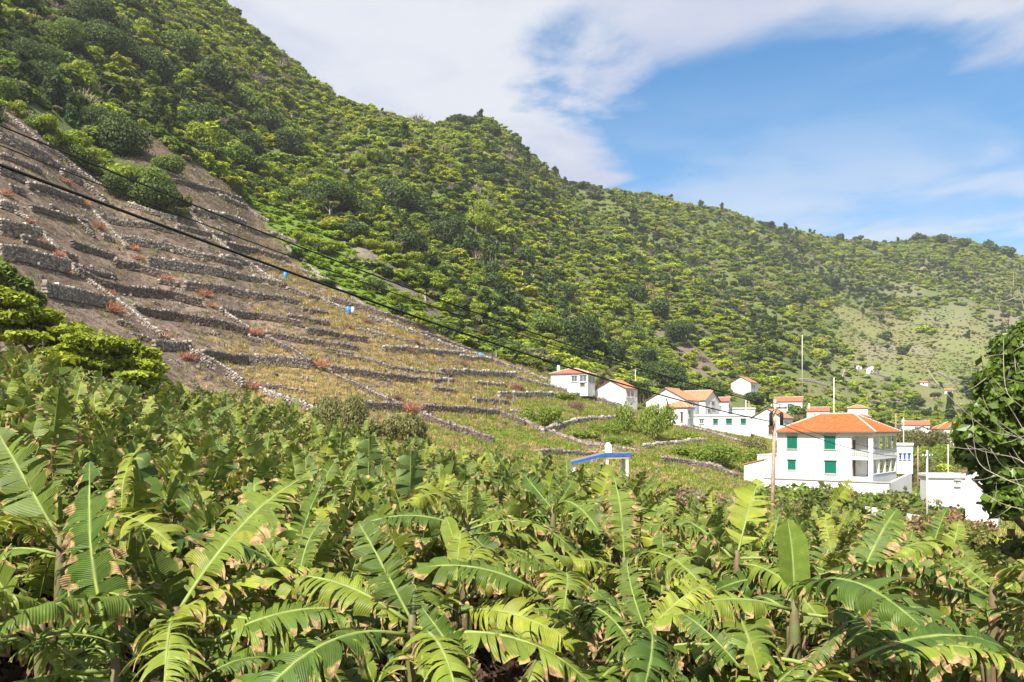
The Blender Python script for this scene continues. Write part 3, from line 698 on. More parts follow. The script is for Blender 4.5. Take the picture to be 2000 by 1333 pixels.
def build_forest():
    rs = np.random.default_rng(77)
    def cells(x0, x1, y0, y1, sp):
        gx, gy = np.meshgrid(np.arange(x0, x1, sp), np.arange(y0, y1, sp), indexing='ij')
        x = gx.ravel() + rs.uniform(-.5, .5, gx.size) * sp; y = gy.ravel() + rs.uniform(-.5, .5, gx.size) * sp
        return x, y
    A = cells(-330, 420, 60, 420, 2.15); B = cells(-160, 860, 420, 1120, 3.4)
    x = np.concatenate([A[0], B[0]]); y = np.concatenate([A[1], B[1]]); big = np.concatenate([np.ones(len(A[0])), np.full(len(B[0]), 1.3)])
    u = x / y; k = (u > -0.86) & (u < 0.86)
    x, y, big, u = x[k], y[k], big[k], u[k]
    z = terrain_z(x, y); px, py = project(x, y, z)
    edge = np.interp(u, us, EDGE); ridge = np.interp(u, us, RIDGE)
    zf = zone_fields(px, py, x, y)
    dens = np.where(y > edge * 0.93, 1.0, 0.0)
    dens = np.where(zf['brown'], 0.0, dens); dens = np.where(zf['low'], 0.95, dens); dens = np.where(zf['row'], 0, dens)
    dens = np.where(zf['gully'], 0.40, dens); dens = np.where(zf['scree'], 0.07, dens); dens = np.where(zf['grass'], 0.92, dens)
    dens = np.where(zf['valley'] & (y > 130), np.where(y > 230, 0.52, 0.18), dens)
    dens = np.where(y > ridge * 1.06, 0, dens)
    patch = fbm(x / 26, y / 26, 91, 3); dens = np.where(dens > .9, 1 - .45 * smooth(.54, .70, patch) * smooth(500, 900, px), dens)
    far_open = (px > 1550) & (py > 560) & (dens > .5) & ~zf['grass']; dens = np.where(far_open, dens * (.45 + .55 * smooth(.35, .6, 1 - patch)), dens)
    keep = rs.random(len(x)) < dens
    for tx, ty, tr in TREE_SPOTS: keep &= (x - tx) ** 2 + (y - ty) ** 2 > (tr * .8) ** 2
    for a, b, Yh in HOUSE_SPOTS: keep &= ~((px > a) & (px < b) & (y < Yh + 4) & (y > Yh - 70) & (zf['valley'] | (py > 735)))
    x, y, z, px, py, big = x[keep], y[keep], z[keep], px[keep], py[keep], big[keep]; zl = zf['low'][keep]; zv = (zf['valley'] | zf['grass'])[keep]
    n = len(x)
    idx, tint = forest_mix(px, py, x, y, n, rs)
    s = np.exp(rs.normal(-.05, .30, n)) * .94 * big
    # low bracken strip and open valley scrub are smaller
    idx = np.where(zl, np.where(rs.random(n) < .8, 6 + (rs.random(n) * 1.99).astype(int), idx), idx)
    zg = zf['grass'][keep] & (rs.random(n) < .93); idx = np.where(zg, np.where(rs.random(n) < .5, 9, 6), idx); tint = np.where(zg[:, None], np.where((fbm(x / 40, y / 40, 58, 3) > .5)[:, None], np.array((0.20, 0.19, 0.075)), np.array((0.135, 0.195, 0.042))) * rs.uniform(.75, 1.25, (n, 1)), tint); s = np.where(zg, s * .5, s)
    tint = np.where(zl[:, None], np.array((0.20, 0.295, 0.028)) * rs.uniform(.7, 1.25, (n, 1)), tint)
    s = np.where(zl, s * .58, s); s = np.where(zv, s * .72, s)
    top = smooth(.9, 1.0, y / np.interp(x / y, us, RIDGE)); s = s * (1 - .58 * top)
    sc = np.stack([s * rs.uniform(.95, 1.35, n), s * rs.uniform(.95, 1.35, n), s * np.where(idx == 8, 1.0, .74) * rs.uniform(.7, 1.25, n)], -1)
    rot = np.stack([rs.normal(0, .10, n), rs.normal(0, .10, n), rs.uniform(0, 6.28, n)], -1)
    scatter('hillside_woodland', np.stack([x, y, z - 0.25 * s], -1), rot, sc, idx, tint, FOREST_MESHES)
    return n
# ------------------------------------------------------------------ single trees and bushes
CROWNS = {}
def crown(kind, matk, v, leaf=.42):
    leaf = min((.07, .10, .14, .19, .25, .33, .42), key=lambda q: abs(q - leaf)); key = (kind, matk, v, leaf)
    if key not in CROWNS: CROWNS[key] = crown_mesh('crown', M[matk], 500 + 37 * v + len(kind), kind, int(min(4500, 330 * (.42 / leaf) ** 1.75)), leaf)
    return CROWNS[key]
TRUNKS = {}
def trunk_mesh(matk, v):
    if (matk, v) not in TRUNKS:
        rs = random.Random(v); mb = MB()
        lean = Vector((rs.uniform(-.15, .15), rs.uniform(-.15, .15), 0))
        mb.tube([(0, 0, -.6), lean * .2 + Vector((0, 0, .4)), lean * .6 + Vector((0, 0, 1.0)), lean + Vector((0, 0, 1.7))], [.17, .13, .10, .05], 7)
        for k in range(4):
            a = rs.uniform(0, 6.28); b = lean * .5 + Vector((0, 0, .7 + .2 * k)); o = Vector((math.cos(a), math.sin(a), 0))
            mb.tube([b, b + o * .5 + Vector((0, 0, .45)), b + o * .8 + Vector((0, 0, 1.0))], [.07, .05, .02], 5)
        TRUNKS[(matk, v)] = mb.mesh('trunk', M[matk], True)
    return TRUNKS[(matk, v)]
SPECIES = {
 'dark': ('dark_evergreen_tree', 'dark round evergreen tree', 'tree', ('dome', 'leaf_dark'), 3.0),
 'bright': ('yellow_green_tree', 'bright yellow green tree', 'tree', ('layered', 'leaf_bright'), 2.3),
 'mid': ('leafy_tree', 'mid green leafy tree', 'tree', ('dome', 'leaf_mid'), 3.0),
 'tall': ('tall_evergreen_tree', 'tall narrow dark tree', 'tree', ('tall', 'leaf_dark'), 4.6),
 'olive': ('olive_green_bush', 'olive brown bush', 'bush', ('low', 'leaf_olive'), 1.6),
 'fresh': ('fresh_green_bush', 'fresh green bush', 'bush', ('low', 'leaf_fresh'), 1.6),
}
def tree(sp, px, py, wpx, hpx, label=None, seed=0, group='trees of the hillside', dense=420, leaf=.42, y_min=60, loc=None, trunk_mat='bark'):
    """py is where it stands; wpx and hpx the size of the crown in photograph px"""
    nm, lab, cat, (kind, mk), hh = SPECIES[sp]
    g = loc if loc is not None else ground_at(px, py, y_min)
    k = g.y / F_PX; W = wpx * k; H = hpx * k
    me = crown(kind, mk, seed % 3, min(.42, max((1.7 if sp in ('olive', 'fresh') else 1.9) * k, .12) / (W / 3.6)))
    co = np.empty(len(me.vertices) * 3, np.float32); me.vertices.foreach_get('co', co); co = co.reshape(-1, 3)
    ext = np.percentile(co[:, 0], 96) - np.percentile(co[:, 0], 4); zt = np.percentile(co[:, 2], 98); zb = np.percentile(co[:, 2], 3)
    e = empty(nm, g, label or where(lab, px, py - hpx * .5), cat, group, 0)
    e.location.z -= .1
    if sp in ('olive', 'fresh'):
        sz = H / zt; base = 0
    else:
        sz = H * .92 / (zt - zb); base = H * .08 - zb * sz
    o = link('crown', me, e, (0, 0, base), (0, 0, random.uniform(0, 6.28)), (W / ext, W / ext, sz))
    t = link('trunk', trunk_mesh(trunk_mat, seed % 3), e, (0, 0, 0), (0, 0, random.uniform(0, 6.28)), (W / 4, W / 4, H / 2.3))
    TREE_SPOTS.append((g.x, g.y, W * .5))
    return e
# bushes in the row that crosses the upper terraces
for i, (sp, px, py, w, h) in enumerate([('mid',78,262,42,36),('bright',105,285,56,48),('bright',140,300,52,42),('mid',150,322,44,34),('bright',168,330,44,36),('bright',190,338,54,46),('mid',205,352,44,34),('bright',218,362,52,50),('dark',232,380,44,40),('bright',250,385,56,56),
        ('dark',262,397,50,44),('mid',285,398,60,66),('dark',300,408,66,60),('dark',322,405,44,70),('olive',345,400,30,24),('bright',30,228,40,34),('mid',10,205,44,44)]):
    tree(sp, px, py, w, h, seed=i, group='bushes in a row across the upper terraces', y_min=60)
tree('fresh', 292, 408, 34, 18, 'pale prickly clump at the foot of the row of bushes', 2, y_min=60)
tree('olive', 345, 424, 40, 18, 'low dull clump on the wall below the row of bushes', 3, y_min=60)
# trees that stand out from the woodland
for i, (sp, px, py, w, h) in enumerate([
 ('dark',240,305,70,80),('dark',205,270,60,60),('dark',648,420,70,60),('dark',620,405,50,50),('dark',875,478,50,48),('dark',800,495,48,44),('dark',910,500,40,46),('dark',762,395,46,44),('dark',780,412,54,48),('bright',930,455,60,58),('bright',715,330,46,34),
 ('tall',960,560,44,76),('dark',1025,520,32,38),('dark',1125,680,52,62),('dark',1150,665,40,42),('dark',1195,705,44,36),('dark',1262,712,40,32),('dark',1295,752,58,44),('dark',1270,745,46,36),('dark',1315,668,46,40),('bright',1345,650,40,30),('mid',1395,770,40,28),
 ('dark',1350,775,40,28),('dark',1380,778,34,26),('bright',440,300,40,36),('dark',395,265,46,54),('bright',385,300,50,54),('mid',330,340,46,36),('dark',420,330,50,40),('mid',470,330,56,40),('bright',540,360,54,36),('bright',600,380,52,36),('mid',560,400,40,30),
 ('dark',480,300,50,44),('dark',560,300,44,44),('dark',690,470,44,36),('bright',760,500,60,30),('bright',800,530,56,30),('bright',840,565,52,30),('bright',880,595,50,28),('bright',920,620,44,28),('mid',940,600,40,36),('tall',985,610,40,60),('dark',1010,620,40,44),('mid',1060,650,44,36),
 ('bright',1040,675,50,28),('bright',1075,690,46,26),('mid',1100,700,40,26),('bright',1180,660,40,34),('bright',1210,680,38,28),('mid',1240,665,36,30),('dark',1285,620,36,32),('dark',1240,590,36,34),('bright',1200,610,38,26),('dark',1065,560,34,34),('dark',1100,590,34,36),
 ('bright',820,640,46,30),('bright',780,600,46,30),('mid',860,655,40,26),('bright',900,660,36,22),('dark',985,690,40,26),('mid',740,575,40,30),('bright',655,500,44,28),('dark',632,495,30,22),('bright',600,480,40,24),
 ('dark',180,60,60,60),('dark',210,110,70,60),('mid',120,100,60,50),('bright',150,170,56,50),('dark',90,190,60,60),('dark',60,140,60,54),('bright',40,60,50,40),('dark',300,160,60,60),('mid',350,110,56,50),('dark',410,170,54,50),('bright',270,80,50,40),('dark',30,20,60,50),('mid',480,220,50,44),('dark',520,260,48,44),
 ('dark',1460,560,24,22),('dark',1520,600,24,20),('dark',1560,590,24,22),('dark',1620,560,26,22),('dark',1480,700,28,22),('dark',1730,665,18,16),('dark',1762,692,18,16),('dark',1905,752,30,18),('dark',1790,792,24,16),('dark',1470,790,34,24),('mid',1500,690,26,18),
 ('dark',1640,470,14,12),('dark',1675,474,14,12),('dark',1790,472,16,14),('dark',1840,474,20,16),('dark',1880,482,20,16),('dark',1930,490,22,18),('dark',1965,500,22,18),('dark',905,246,40,20),('dark',960,262,24,14),('dark',1140,370,24,14),('dark',1500,445,18,12),
 ('dark',1230,780,54,36),('mid',1555,812,30,22),('olive',1660,835,34,18),('mid',1750,860,30,18),('olive',1560,828,26,16),('mid',1780,840,26,14)]):
    tree(sp, px, py, w, h, seed=i)
# dead pale trunk, still leafed at the top
g = ground_at(642, 432)
e = empty('dead_trunk_tree', g, 'pale dead trunk in front of a dark tree at the foot of the woods', 'tree', 'trees of the hillside')
mb = MB(); k = g.y / F_PX
mb.tube([(0,0,-.5),(.3,0,2.2),(.1,0,4.2)], [.22,.16,.08], 7); mb.tube([(.25,0,2.0),(-1.0,.2,3.8),(-1.4,.1,4.9)], [.12,.08,.03], 5); mb.tube([(.2,0,2.4),(1.2,.2,4.0),(1.9,0,4.6)], [.1,.07,.03], 5)
mb.build('trunk', M['pale_bark'], e, True)
link('crown', crown('layered', 'leaf_olive', 1), e, (0, .6, 3.6), (0, 0, 1), (1.1, 1.1, .7))
# bushes at the foot of the terraces
tree('olive', 655, 846, 122, 70, 'wide olive brown bush at the foot of the terraces behind banana leaves', 0, 'bushes at the foot of the terraces', 900, .26, 50)
tree('olive', 798, 868, 78, 54, 'small rounded olive bush at the foot of the terraces', 1, 'bushes at the foot of the terraces', 800, .26, 50)
tree('fresh', 1272, 858, 104, 66, 'round fresh green fig bush below the stepped white house', 0, 'fig bushes on the lower terraces', 900, .30, 60)
tree('fresh', 1065, 832, 70, 36, 'low sprawling fig bush on the terrace left of the round fig bush', 3, 'fig bushes on the lower terraces', 700, .26, 60)
tree('fresh', 1400, 908, 90, 38, 'low green fig bush left of the two storey white house', 1, 'fig bushes on the lower terraces', 700, .26, 60)
tree('fresh', 1455, 845, 34, 20, 'small green bush before the gabled house behind the pole', 0, 'fig bushes on the lower terraces', 400, .3, 60)
for i, (px, py, w, h) in enumerate([(1175,845,60,16),(1130,855,50,14),(1330,890,50,16),(1205,868,50,14),(1105,780,40,12),(1350,858,40,14)]):
    tree('fresh', px, py, w, h, where('low sprawling green fig', px, py), i, 'fig bushes on the lower terraces', 420, .26, 60)
for i, (sp, px, py, w, h) in enumerate([('mid',1098,742,24,26),('fresh',1118,752,18,14),('fresh',1130,756,14,14),('mid',1192,776,18,20),('fresh',1212,782,12,14),('mid',1460,848,20,30),('mid',1484,848,24,30),('fresh',1432,838,18,20),('olive',1480,880,40,22),('fresh',1800,905,90,34),('fresh',1870,900,60,30),('olive',1760,925,70,26),('olive',1820,880,110,40),('fresh',1770,905,60,30)]):
    tree(sp, px, py, w, h, where('garden ' + ('shrub' if sp != 'mid' else 'tree') + {'mid':' with dark leaves','fresh':' with fresh leaves','olive':' with dull leaves'}[sp], px, py - 10), i, 'garden plants among the houses', 420, .28, 70)
tree('fresh', 1728, 972, 24, 22, 'clipped round bush before the terrace wall of the white house', 2, 'garden plants among the houses', 700, .2, 60, loc=ground_xy(*P(1728, 960, 84).xy))
# the layered bright tree at the left and the dark bush above it
def big_tree(name, label, center, lobes, mat, leaf, n, trunk_pts=None, cat='tree', aspect=1.6, face=(.5, 1.0)):
    rs = np.random.default_rng(len(label))
    pos, d = blob_points(lobes, n, rs, .5)
    V, F = leaf_cards(pos, d * face[0] + np.array((0, 0, face[1])), leaf, rs, aspect, .55); shade = np.repeat(rs.random(len(pos)), 4)
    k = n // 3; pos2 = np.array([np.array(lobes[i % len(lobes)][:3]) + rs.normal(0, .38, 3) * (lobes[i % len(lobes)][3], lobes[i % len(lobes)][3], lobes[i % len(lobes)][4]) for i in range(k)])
    V2, F2 = leaf_cards(pos2, rs.normal(0, 1, (k, 3)), leaf * 1.5, rs); sh2 = np.repeat(rs.random(k) * .6, 4)  # inner leaves get a darker tone: crown shade painted into the colour
    e = empty(name, center, label, cat)
    link('crown', foliage_mesh('crown', np.concatenate([V, V2]), np.concatenate([F, F2 + len(V)]), M[mat], np.concatenate([shade, sh2])), e)
    if trunk_pts:
        mb = MB()
        for pts, r in trunk_pts: mb.tube(pts, r, 7)
        mb.build('trunk', M['bark'], e, True)
    return e
g = ground_xy(*P(95, 700, 50).xy)
rs_ = random.Random(3); lob = []
for i in range(110):
    px = rs_.uniform(-70, 305); top = np.interp(px, [-70, 0, 60, 130, 200, 250, 300], [535, 556, 578, 625, 660, 664, 690]); py = rs_.uniform(top + 8, min(top + 105, 742)); Y = rs_.uniform(47, 54)
    q = P(px, py, Y) - g; lob.append((q.x, q.y, q.z, rs_.uniform(.7, 1.25), rs_.uniform(.26, .46)))
big_tree('layered_tree', 'bright yellow green tree in flat layers left of the terraces above the bananas', g, lob, 'leaf_bright', .20, 30000,
         [([(0,0,-.5),(-.3,0,1.5),(-1.2,.3,3.2),(-2.2,.2,4.6)], [.25,.2,.13,.05]), ([(-.2,0,1.2),(1.2,0,2.2),(3.2,.2,2.9),(5.0,.3,3.2)], [.16,.12,.08,.03]), ([(-.3,0,1.4),(-2,.1,2.4),(-3.8,-.2,3.4)], [.14,.1,.04])])
g = ground_at(12, 600, 56); g = ground_xy(*P(12, 600, 62).xy)
lob = [((P(px, py, 62) - g).x, 0.4 * i, (P(px, py, 62) - g).z, 1.0, .8) for i, (px, py) in enumerate([(8,535),(30,556),(-14,552),(12,575),(40,580),(-8,590)])]
big_tree('olive_green_bush', 'dark green bush at the left edge above the bright layered tree', g, lob, 'leaf_mid', .24, 2600, [([(0,0,-.3),(0,0,2)], [.15,.06])], 'bush')
# large dark glossy tree at the right
g = ground_xy(*P(2010, 1000, 30).xy)
lob = []
for i in range(130):
    py = rs_.uniform(640, 990); left = np.interp(py, [620, 660, 700, 740, 800, 850, 880, 925, 950, 1000], [1985, 1968, 1945, 1925, 1893, 1868, 1868, 1872, 1920, 1935])
    px = rs_.uniform(left + 14, 2190); Y = rs_.uniform(28, 34)
    q = P(px, py, Y) - g; lob.append((q.x, q.y, q.z, rs_.uniform(.5, .85), rs_.uniform(.4, .65)))
M['leaf_glossy'] = foliage('glossy dark leaves', (0.085, 0.145, 0.02), (0.12, 0.185, 0.026), 0.28, False, 0.4, 0.3)
big_tree('glossy_tree', 'large dark glossy leaved tree at the right edge of the view', g, lob, 'leaf_glossy', .19, 24000,
         [([(0,0,-.5),(.3,0,2.5),(.1,.2,4.5),(.4,0,7)], [.28,.22,.15,.06]), ([(.2,0,2),(-1.2,0,3.4),(-2.1,.1,4.2)], [.14,.1,.04]), ([(.2,.1,3),(1.6,.2,4.6),(2.6,0,5.6)], [.14,.1,.04])], 'tree', 1.6, (1.1, .35))
# bare twiggy shrub in front of it
g = ground_xy(*P(2075, 1000, 15).xy)
e = empty('bare_shrub', g, 'leafless pale branches arching in from the right edge before the dark tree', 'shrub')
for i, path in enumerate([[(2075,1010),(2040,900),(1960,830),(1880,770),(1800,660),(1700,575)][:5], [(2075,1010),(2010,870),(1930,840),(1840,760),(1800,700)], [(2080,1000),(2020,960),(1950,930),(1910,900),(1900,830)], [(2085,990),(2030,780),(1990,720),(1970,640),(1985,540)], [(2085,1000),(2050,860),(2000,800),(1965,760),(1960,660)],
        [(2075,1010),(2020,1000),(1960,985),(1915,960)], [(2080,1000),(2000,905),(1940,885),(1900,860)], [(2090,980),(2040,720),(2010,640),(1990,560)], [(2075,1005),(2030,930),(1980,915),(1935,935)], [(2075,1000),(2020,880),(1975,800),(1930,740),(1915,690)]]):
    pts = [P(a, b, 15 + .8 * math.sin(i * 2.1 + j)) - g for j, (a, b) in enumerate(path)]
    # round the path off
    fine = []
    for s in np.linspace(0, len(pts) - 1, 22):
        j = min(int(s), len(pts) - 2); t = s - j; p0, p1, p2, p3 = pts[max(j - 1, 0)], pts[j], pts[j + 1], pts[min(j + 2, len(pts) - 1)]
        fine.append(.5 * ((2 * p1) + (-p0 + p2) * t + (2 * p0 - 5 * p1 + 4 * p2 - p3) * t * t + (-p0 + 3 * p1 - 3 * p2 + p3) * t ** 3))
    mb = MB(); mb.tube(fine, list(np.linspace(.013, .003, 22)), 5)
    rr = random.Random(i)
    for q in (7, 12, 16, 19):
        d = Vector((rr.uniform(-1, .2), rr.uniform(-.5, .5), rr.uniform(-.3, 1))).normalized() * rr.uniform(.3, .8); mb.tube([fine[q], fine[q] + d * .5 + Vector((0, 0, -.03)), fine[q] + d], [.006, .005, .002], 4)
    mb.build('branch', M['pale_bark'], e, True)

# ------------------------------------------------------------------ dried brush heaps at the ends of the walls
HEAPS = [twig_mesh('brush_heap', M['brush'], 700 + k, 240, 1.0, .75, .02) for k in range(3)] + [twig_mesh('brush_heap', M['brush_dark'], 710 + k, 240, 1.0, .75, .02) for k in range(2)]
for i, (px, py, w, d) in enumerate([(12,384,26,0),(60,438,24,0),(72,478,28,0),(115,504,26,0),(130,536,24,0),(212,578,30,0),(220,612,40,0),(325,664,36,0),(365,704,40,0),(193,448,26,0),(130,360,26,0),(165,402,22,0),(262,490,22,0),(270,508,24,0),(325,550,30,0),(400,580,28,0),(412,602,22,0),
    (498,658,40,0),(624,722,36,0),(495,762,38,0),(775,784,34,1),(802,806,40,0),(715,632,26,1),(680,642,24,1),(810,674,24,1),(802,692,26,1),(870,734,30,1),(902,716,26,1),(1008,762,34,1),(990,780,24,1),(1125,802,34,1),(940,655,26,1)]):
    g = ground_at(px, py, 55); s = w * g.y / F_PX / 2 * 1.15
    o = link('brush_heap', HEAPS[(i % 3) if not d else 3 + i % 2], None, g, (0, 0, i * 1.7), (s, s, s * (1.0 if i % 3 else 1.3)))
    tag(o, where('rusty dried brush heap' if not d else 'dull reddish dried brush heap', px, py), 'brush heap', 'dried brush heaps on the terraces')

# ------------------------------------------------------------------ weeds and grass over the terraces
def rubble_mesh(name, seed):
    rs = np.random.default_rng(seed); V = []
    for i in range(7):
        b = BOXV * rs.uniform(.10, .30, 3) * rs.uniform(.75, 1.15, (8, 3)); a = rs.uniform(0, 6.28); b = np.stack([b[:, 0] * math.cos(a) - b[:, 1] * math.sin(a), b[:, 0] * math.sin(a) + b[:, 1] * math.cos(a), b[:, 2]], -1)
        V.append(b + (rs.normal(0, .35), rs.normal(0, .35), .05))
    V = np.concatenate(V); F = (BOXF[None] + (np.arange(7) * 8)[:, None, None]).reshape(-1, 4)
    return foliage_mesh(name, V, F, M['grass_inst'], np.repeat(rs.random(7), 8))
def build_grass():
    rs = np.random.default_rng(5)
    meshes = [cane_mesh('weed_tuft', M['grass_inst'], 900 + k, 26, .42, .55, .035) for k in range(3)] + [twig_mesh('dry_weed', M['grass_inst'], 910 + k, 22, .42, .34, .012) for k in range(2)] + [rubble_mesh('rubble', k) for k in range(2)]
    n = 150000
    u = rs.uniform(-.72, .70, n); Y = np.sqrt(rs.uniform(45 ** 2, 190 ** 2, n)); x = u * Y; z = terrain_z(x, Y); px, py = project(x, Y, z)
    zf = zone_fields(px, py, x, Y)
    straw, green = terrace_tone(px, py, x, Y)
    edge = np.interp(u, us, EDGE)
    ok = (zf['brown'] | ((Y < edge * .9) & ~zf['low'])) & (px > -90) & (px < 2060)
    dens = .55 + .4 * straw + .4 * green
    ok &= rs.random(n) < dens
    x, Y, z, straw, green = (a[ok] for a in (x, Y, z, straw, green)); n = len(x)
    r = rs.random(n)
    tint = np.where((rs.random(n) < .5)[:, None], np.array((0.27, 0.205, 0.14)), np.array((0.19, 0.14, 0.10))); idx = 3 + (rs.random(n) * 1.99).astype(int)
    a = r < straw * .85; tint[a] = np.array((0.41, 0.32, 0.135)); idx[a] = (rs.random(a.sum()) * 2.99).astype(int)
    b = rs.random(n) < green * .85; tint[b] = np.array((0.20, 0.265, 0.04)); idx[b] = (rs.random(b.sum()) * 2.99).astype(int)
    c = rs.random(n) < .10; tint[c] = np.array((0.20, 0.20, 0.06)); idx[c] = 0; d = (rs.random(n) < .055 * (1 - .7 * green)); idx[d] = 5 + (rs.random(d.sum()) * 1.99).astype(int); tint[d] = np.array((0.27, 0.245, 0.215)); j_ = rs.random(n) < .10; tint[j_ & ~d] *= (0.8, 1.08, 0.8)
    tint *= rs.uniform(.65, 1.3, (n, 1))
    s = rs.uniform(.55, 1.3, n) * (1 + .35 * smooth(80, 170, Y))
    scatter('terrace_grass', np.stack([x, Y, z - .03], -1), np.stack([rs.normal(0, .12, n), rs.normal(0, .12, n), rs.uniform(0, 6.28, n)], -1), np.stack([s, s, s * rs.uniform(.7, 1.2, n)], -1), idx, tint, meshes)
    return n

# undergrowth at the edges of the banana field
def build_undergrowth():
    rs = np.random.default_rng(15)
    meshes = [crown_mesh('bramble_clump', M['leaf_inst'], 950 + k, 'low', 420, .16) for k in range(3)] + [twig_mesh('bare_bramble', M['leaf_inst'], 960 + k, 160, 1.5, 1.6, .016) for k in range(2)]
    pts = []; idx = []; tint = []; sc = []
    def put(px0, px1, ya, yb, n, tints, sz, twig=.15):
        for _ in range(n):
            px = rs.uniform(px0, px1); Y = rs.uniform(ya, yb); x = (px - CX) / F_PX * Y
            pts.append((x, Y, float(terrain_z(x, Y)) - .05)); tw = rs.random() < twig
            idx.append(3 + int(rs.random() * 1.99) if tw else int(rs.random() * 2.99)); t = tints[int(rs.random() * len(tints))]
            tint.append(np.array((0.33, 0.26, 0.20) if tw else t) * rs.uniform(.7, 1.3)); s = sz * rs.uniform(.7, 1.3); sc.append((s, s, s * rs.uniform(.7, 1.2)))
    gr = [(0.13, 0.17, 0.03), (0.09, 0.12, 0.03), (0.17, 0.17, 0.05), (0.2, 0.13, 0.07)]
    put(1830, 2120, 24, 36, 110, gr, .85, .2)
    put(1200, 1500, 52, 66, 80, [(0.2, 0.17, 0.11), (0.15, 0.15, 0.06), (0.24, 0.15, 0.10)], .75, .45)
    put(1430, 1580, 42, 74, 90, [(0.2, 0.12, 0.08), (0.14, 0.12, 0.05), (0.10, 0.12, 0.03)], .8, .4)
    put(1060, 1230, 58, 72, 50, [(0.21, 0.14, 0.08), (0.15, 0.16, 0.04), (0.13, 0.15, 0.04)], .75, .25)
    put(560, 1060, 70, 80, 90, gr, .7, .12)
    put(250, 560, 62, 76, 50, gr, .6, .12)
    put(1560, 1900, 42, 84, 190, gr, .8, .2)
    put(1500, 1800, 74, 90, 120, [(0.10, 0.14, 0.03), (0.15, 0.17, 0.05), (0.13, 0.19, 0.035)], 1.45, .08)
    put(1640, 1900, 100, 170, 120, [(0.12, 0.15, 0.035), (0.16, 0.18, 0.05), (0.2, 0.17, 0.08)], .9, .15)
    n = len(pts)
    scatter('undergrowth', pts, np.stack([rs.normal(0, .1, n), rs.normal(0, .1, n), rs.uniform(0, 6.28, n)], -1), sc, idx, np.array(tint), meshes)
build_undergrowth()
# ------------------------------------------------------------------ houses
def window_on(house, face, a0, a1, z0, z1, kind, dims, lintel=True, frame_mat='white_wall'):
    """a window set into a wall face of a box house: front 'f' (y=0), back, left 'l' (x=0) or right 'r' (x=w)"""
    w, d = dims
    def place(mb_fn, name, mat, parent, proud):
        mb = MB(); mb_fn(mb); o = mb.build(name, mat, parent); return o
    def T(p, q, z, out):
        if face == 'f': return (p, -out, z)
        if face == 'r': return (w + out, p, z)
        if face == 'l': return (-out, d - p, z)
        return (w - p, d + out, z)
    def slab(mb, p0, p1, q0, q1, o0, o1):
        vs = [T(p, 0, z, o) for z in (q0, q1) for o in (o0, o1) for p in (p0, p1)]
        mb.add(vs, [(0, 2, 3, 1), (4, 5, 7, 6), (0, 1, 5, 4), (2, 6, 7, 3), (0, 4, 6, 2), (1, 3, 7, 5)])
    t = .07 * max(1, (z1 - z0) / 1.2)
    mb = MB()
    fm = {'shutter': 'shutter', 'blue': 'blue', 'glass': frame_mat, 'door': 'door'}[kind]
    slab(mb, a0, a0 + t, z0, z1, 0, .05); slab(mb, a1 - t, a1, z0, z1, 0, .05); slab(mb, a0 + t, a1 - t, z1 - t, z1, 0, .05); slab(mb, a0 + t, a1 - t, z0, z0 + t, 0, .05)
    if kind == 'glass':
        c = (a0 + a1) / 2; slab(mb, c - t * .4, c + t * .4, z0 + t, z1 - t, .012, .045)
    o = mb.build('window' if kind != 'door' else 'door', M[fm], house)
    mb = MB()
    if kind in ('shutter', 'blue'):
        ns = max(5, int((z1 - z0) / .16)); hz = (z1 - z0 - 2 * t) / ns
        for i in range(ns): slab(mb, a0 + t, a1 - t, z0 + t + i * hz, z0 + t + (i + .82) * hz, .004, .026)
        slab(mb, a0 + t, a1 - t, z0 + t, z1 - t, .002, .010)
        mb.build('shutter', M[fm], o)
    else:
        slab(mb, a0 + t, a1 - t, z0 + t, z1 - t, .003, .010); mb.build('pane' if kind == 'glass' else 'door_leaf', M['glass' if kind == 'glass' else 'door'], o)
    if lintel:
        mb = MB(); slab(mb, a0 - .12, a1 + .12, z1 + .02, z1 + .15, 0, .17); mb.build('lintel', M['grey_trim'], o)
        mb = MB(); slab(mb, a0 - .10, a1 + .10, z0 - .12, z0 - .02, 0, .16); mb.build('sill', M['grey_trim'], o)
    return o
def tile_plane(mb, quad_fn, along, pitch=.26, amp=.05):
    """rolls of curved tile running from the eave (v=0) to the top (v=1) of one roof plane"""
    n = max(4, int(along / pitch)) * 4
    vs, fs = [], []
    for i in range(n + 1):
        s = i / n; a = amp * (0.5 - 0.5 * math.cos(2 * math.pi * i / 4)) if True else 0
        p0, p1, nn = quad_fn(s)
        vs += [p0 + nn * a, p1 + nn * a]
    fs = [(2 * i, 2 * i + 2, 2 * i + 3, 2 * i + 1) for i in range(n)]
    mb.add(vs, fs)
def lerp3(a, b, t): return a + (b - a) * t
def roof_plane(mb, e0, e1, r0, r1, pitch):
    """e0-e1 the eave, r0-r1 the top edge (r0 may equal r1)"""
    nn = (e1 - e0).cross(r0 - e0 if (r0 - e0).length > .01 else r1 - e0).normalized()
    if nn.z < 0: nn = -nn
    L = (e1 - e0).length; ex = (e1 - e0) / L
    a, b = (r0 - e0).dot(ex) / L, (r1 - e0).dot(ex) / L
    upv = (r0 - e0) - ex * (r0 - e0).dot(ex)
    def fn(s):
        v = 1.0
        if s < a: v = s / a if a > 1e-6 else 1
        elif s > b: v = (1 - s) / (1 - b) if b < 1 - 1e-6 else 1
        p = lerp3(e0, e1, s); return p, p + upv * v, nn
    tile_plane(mb, fn, L, pitch)
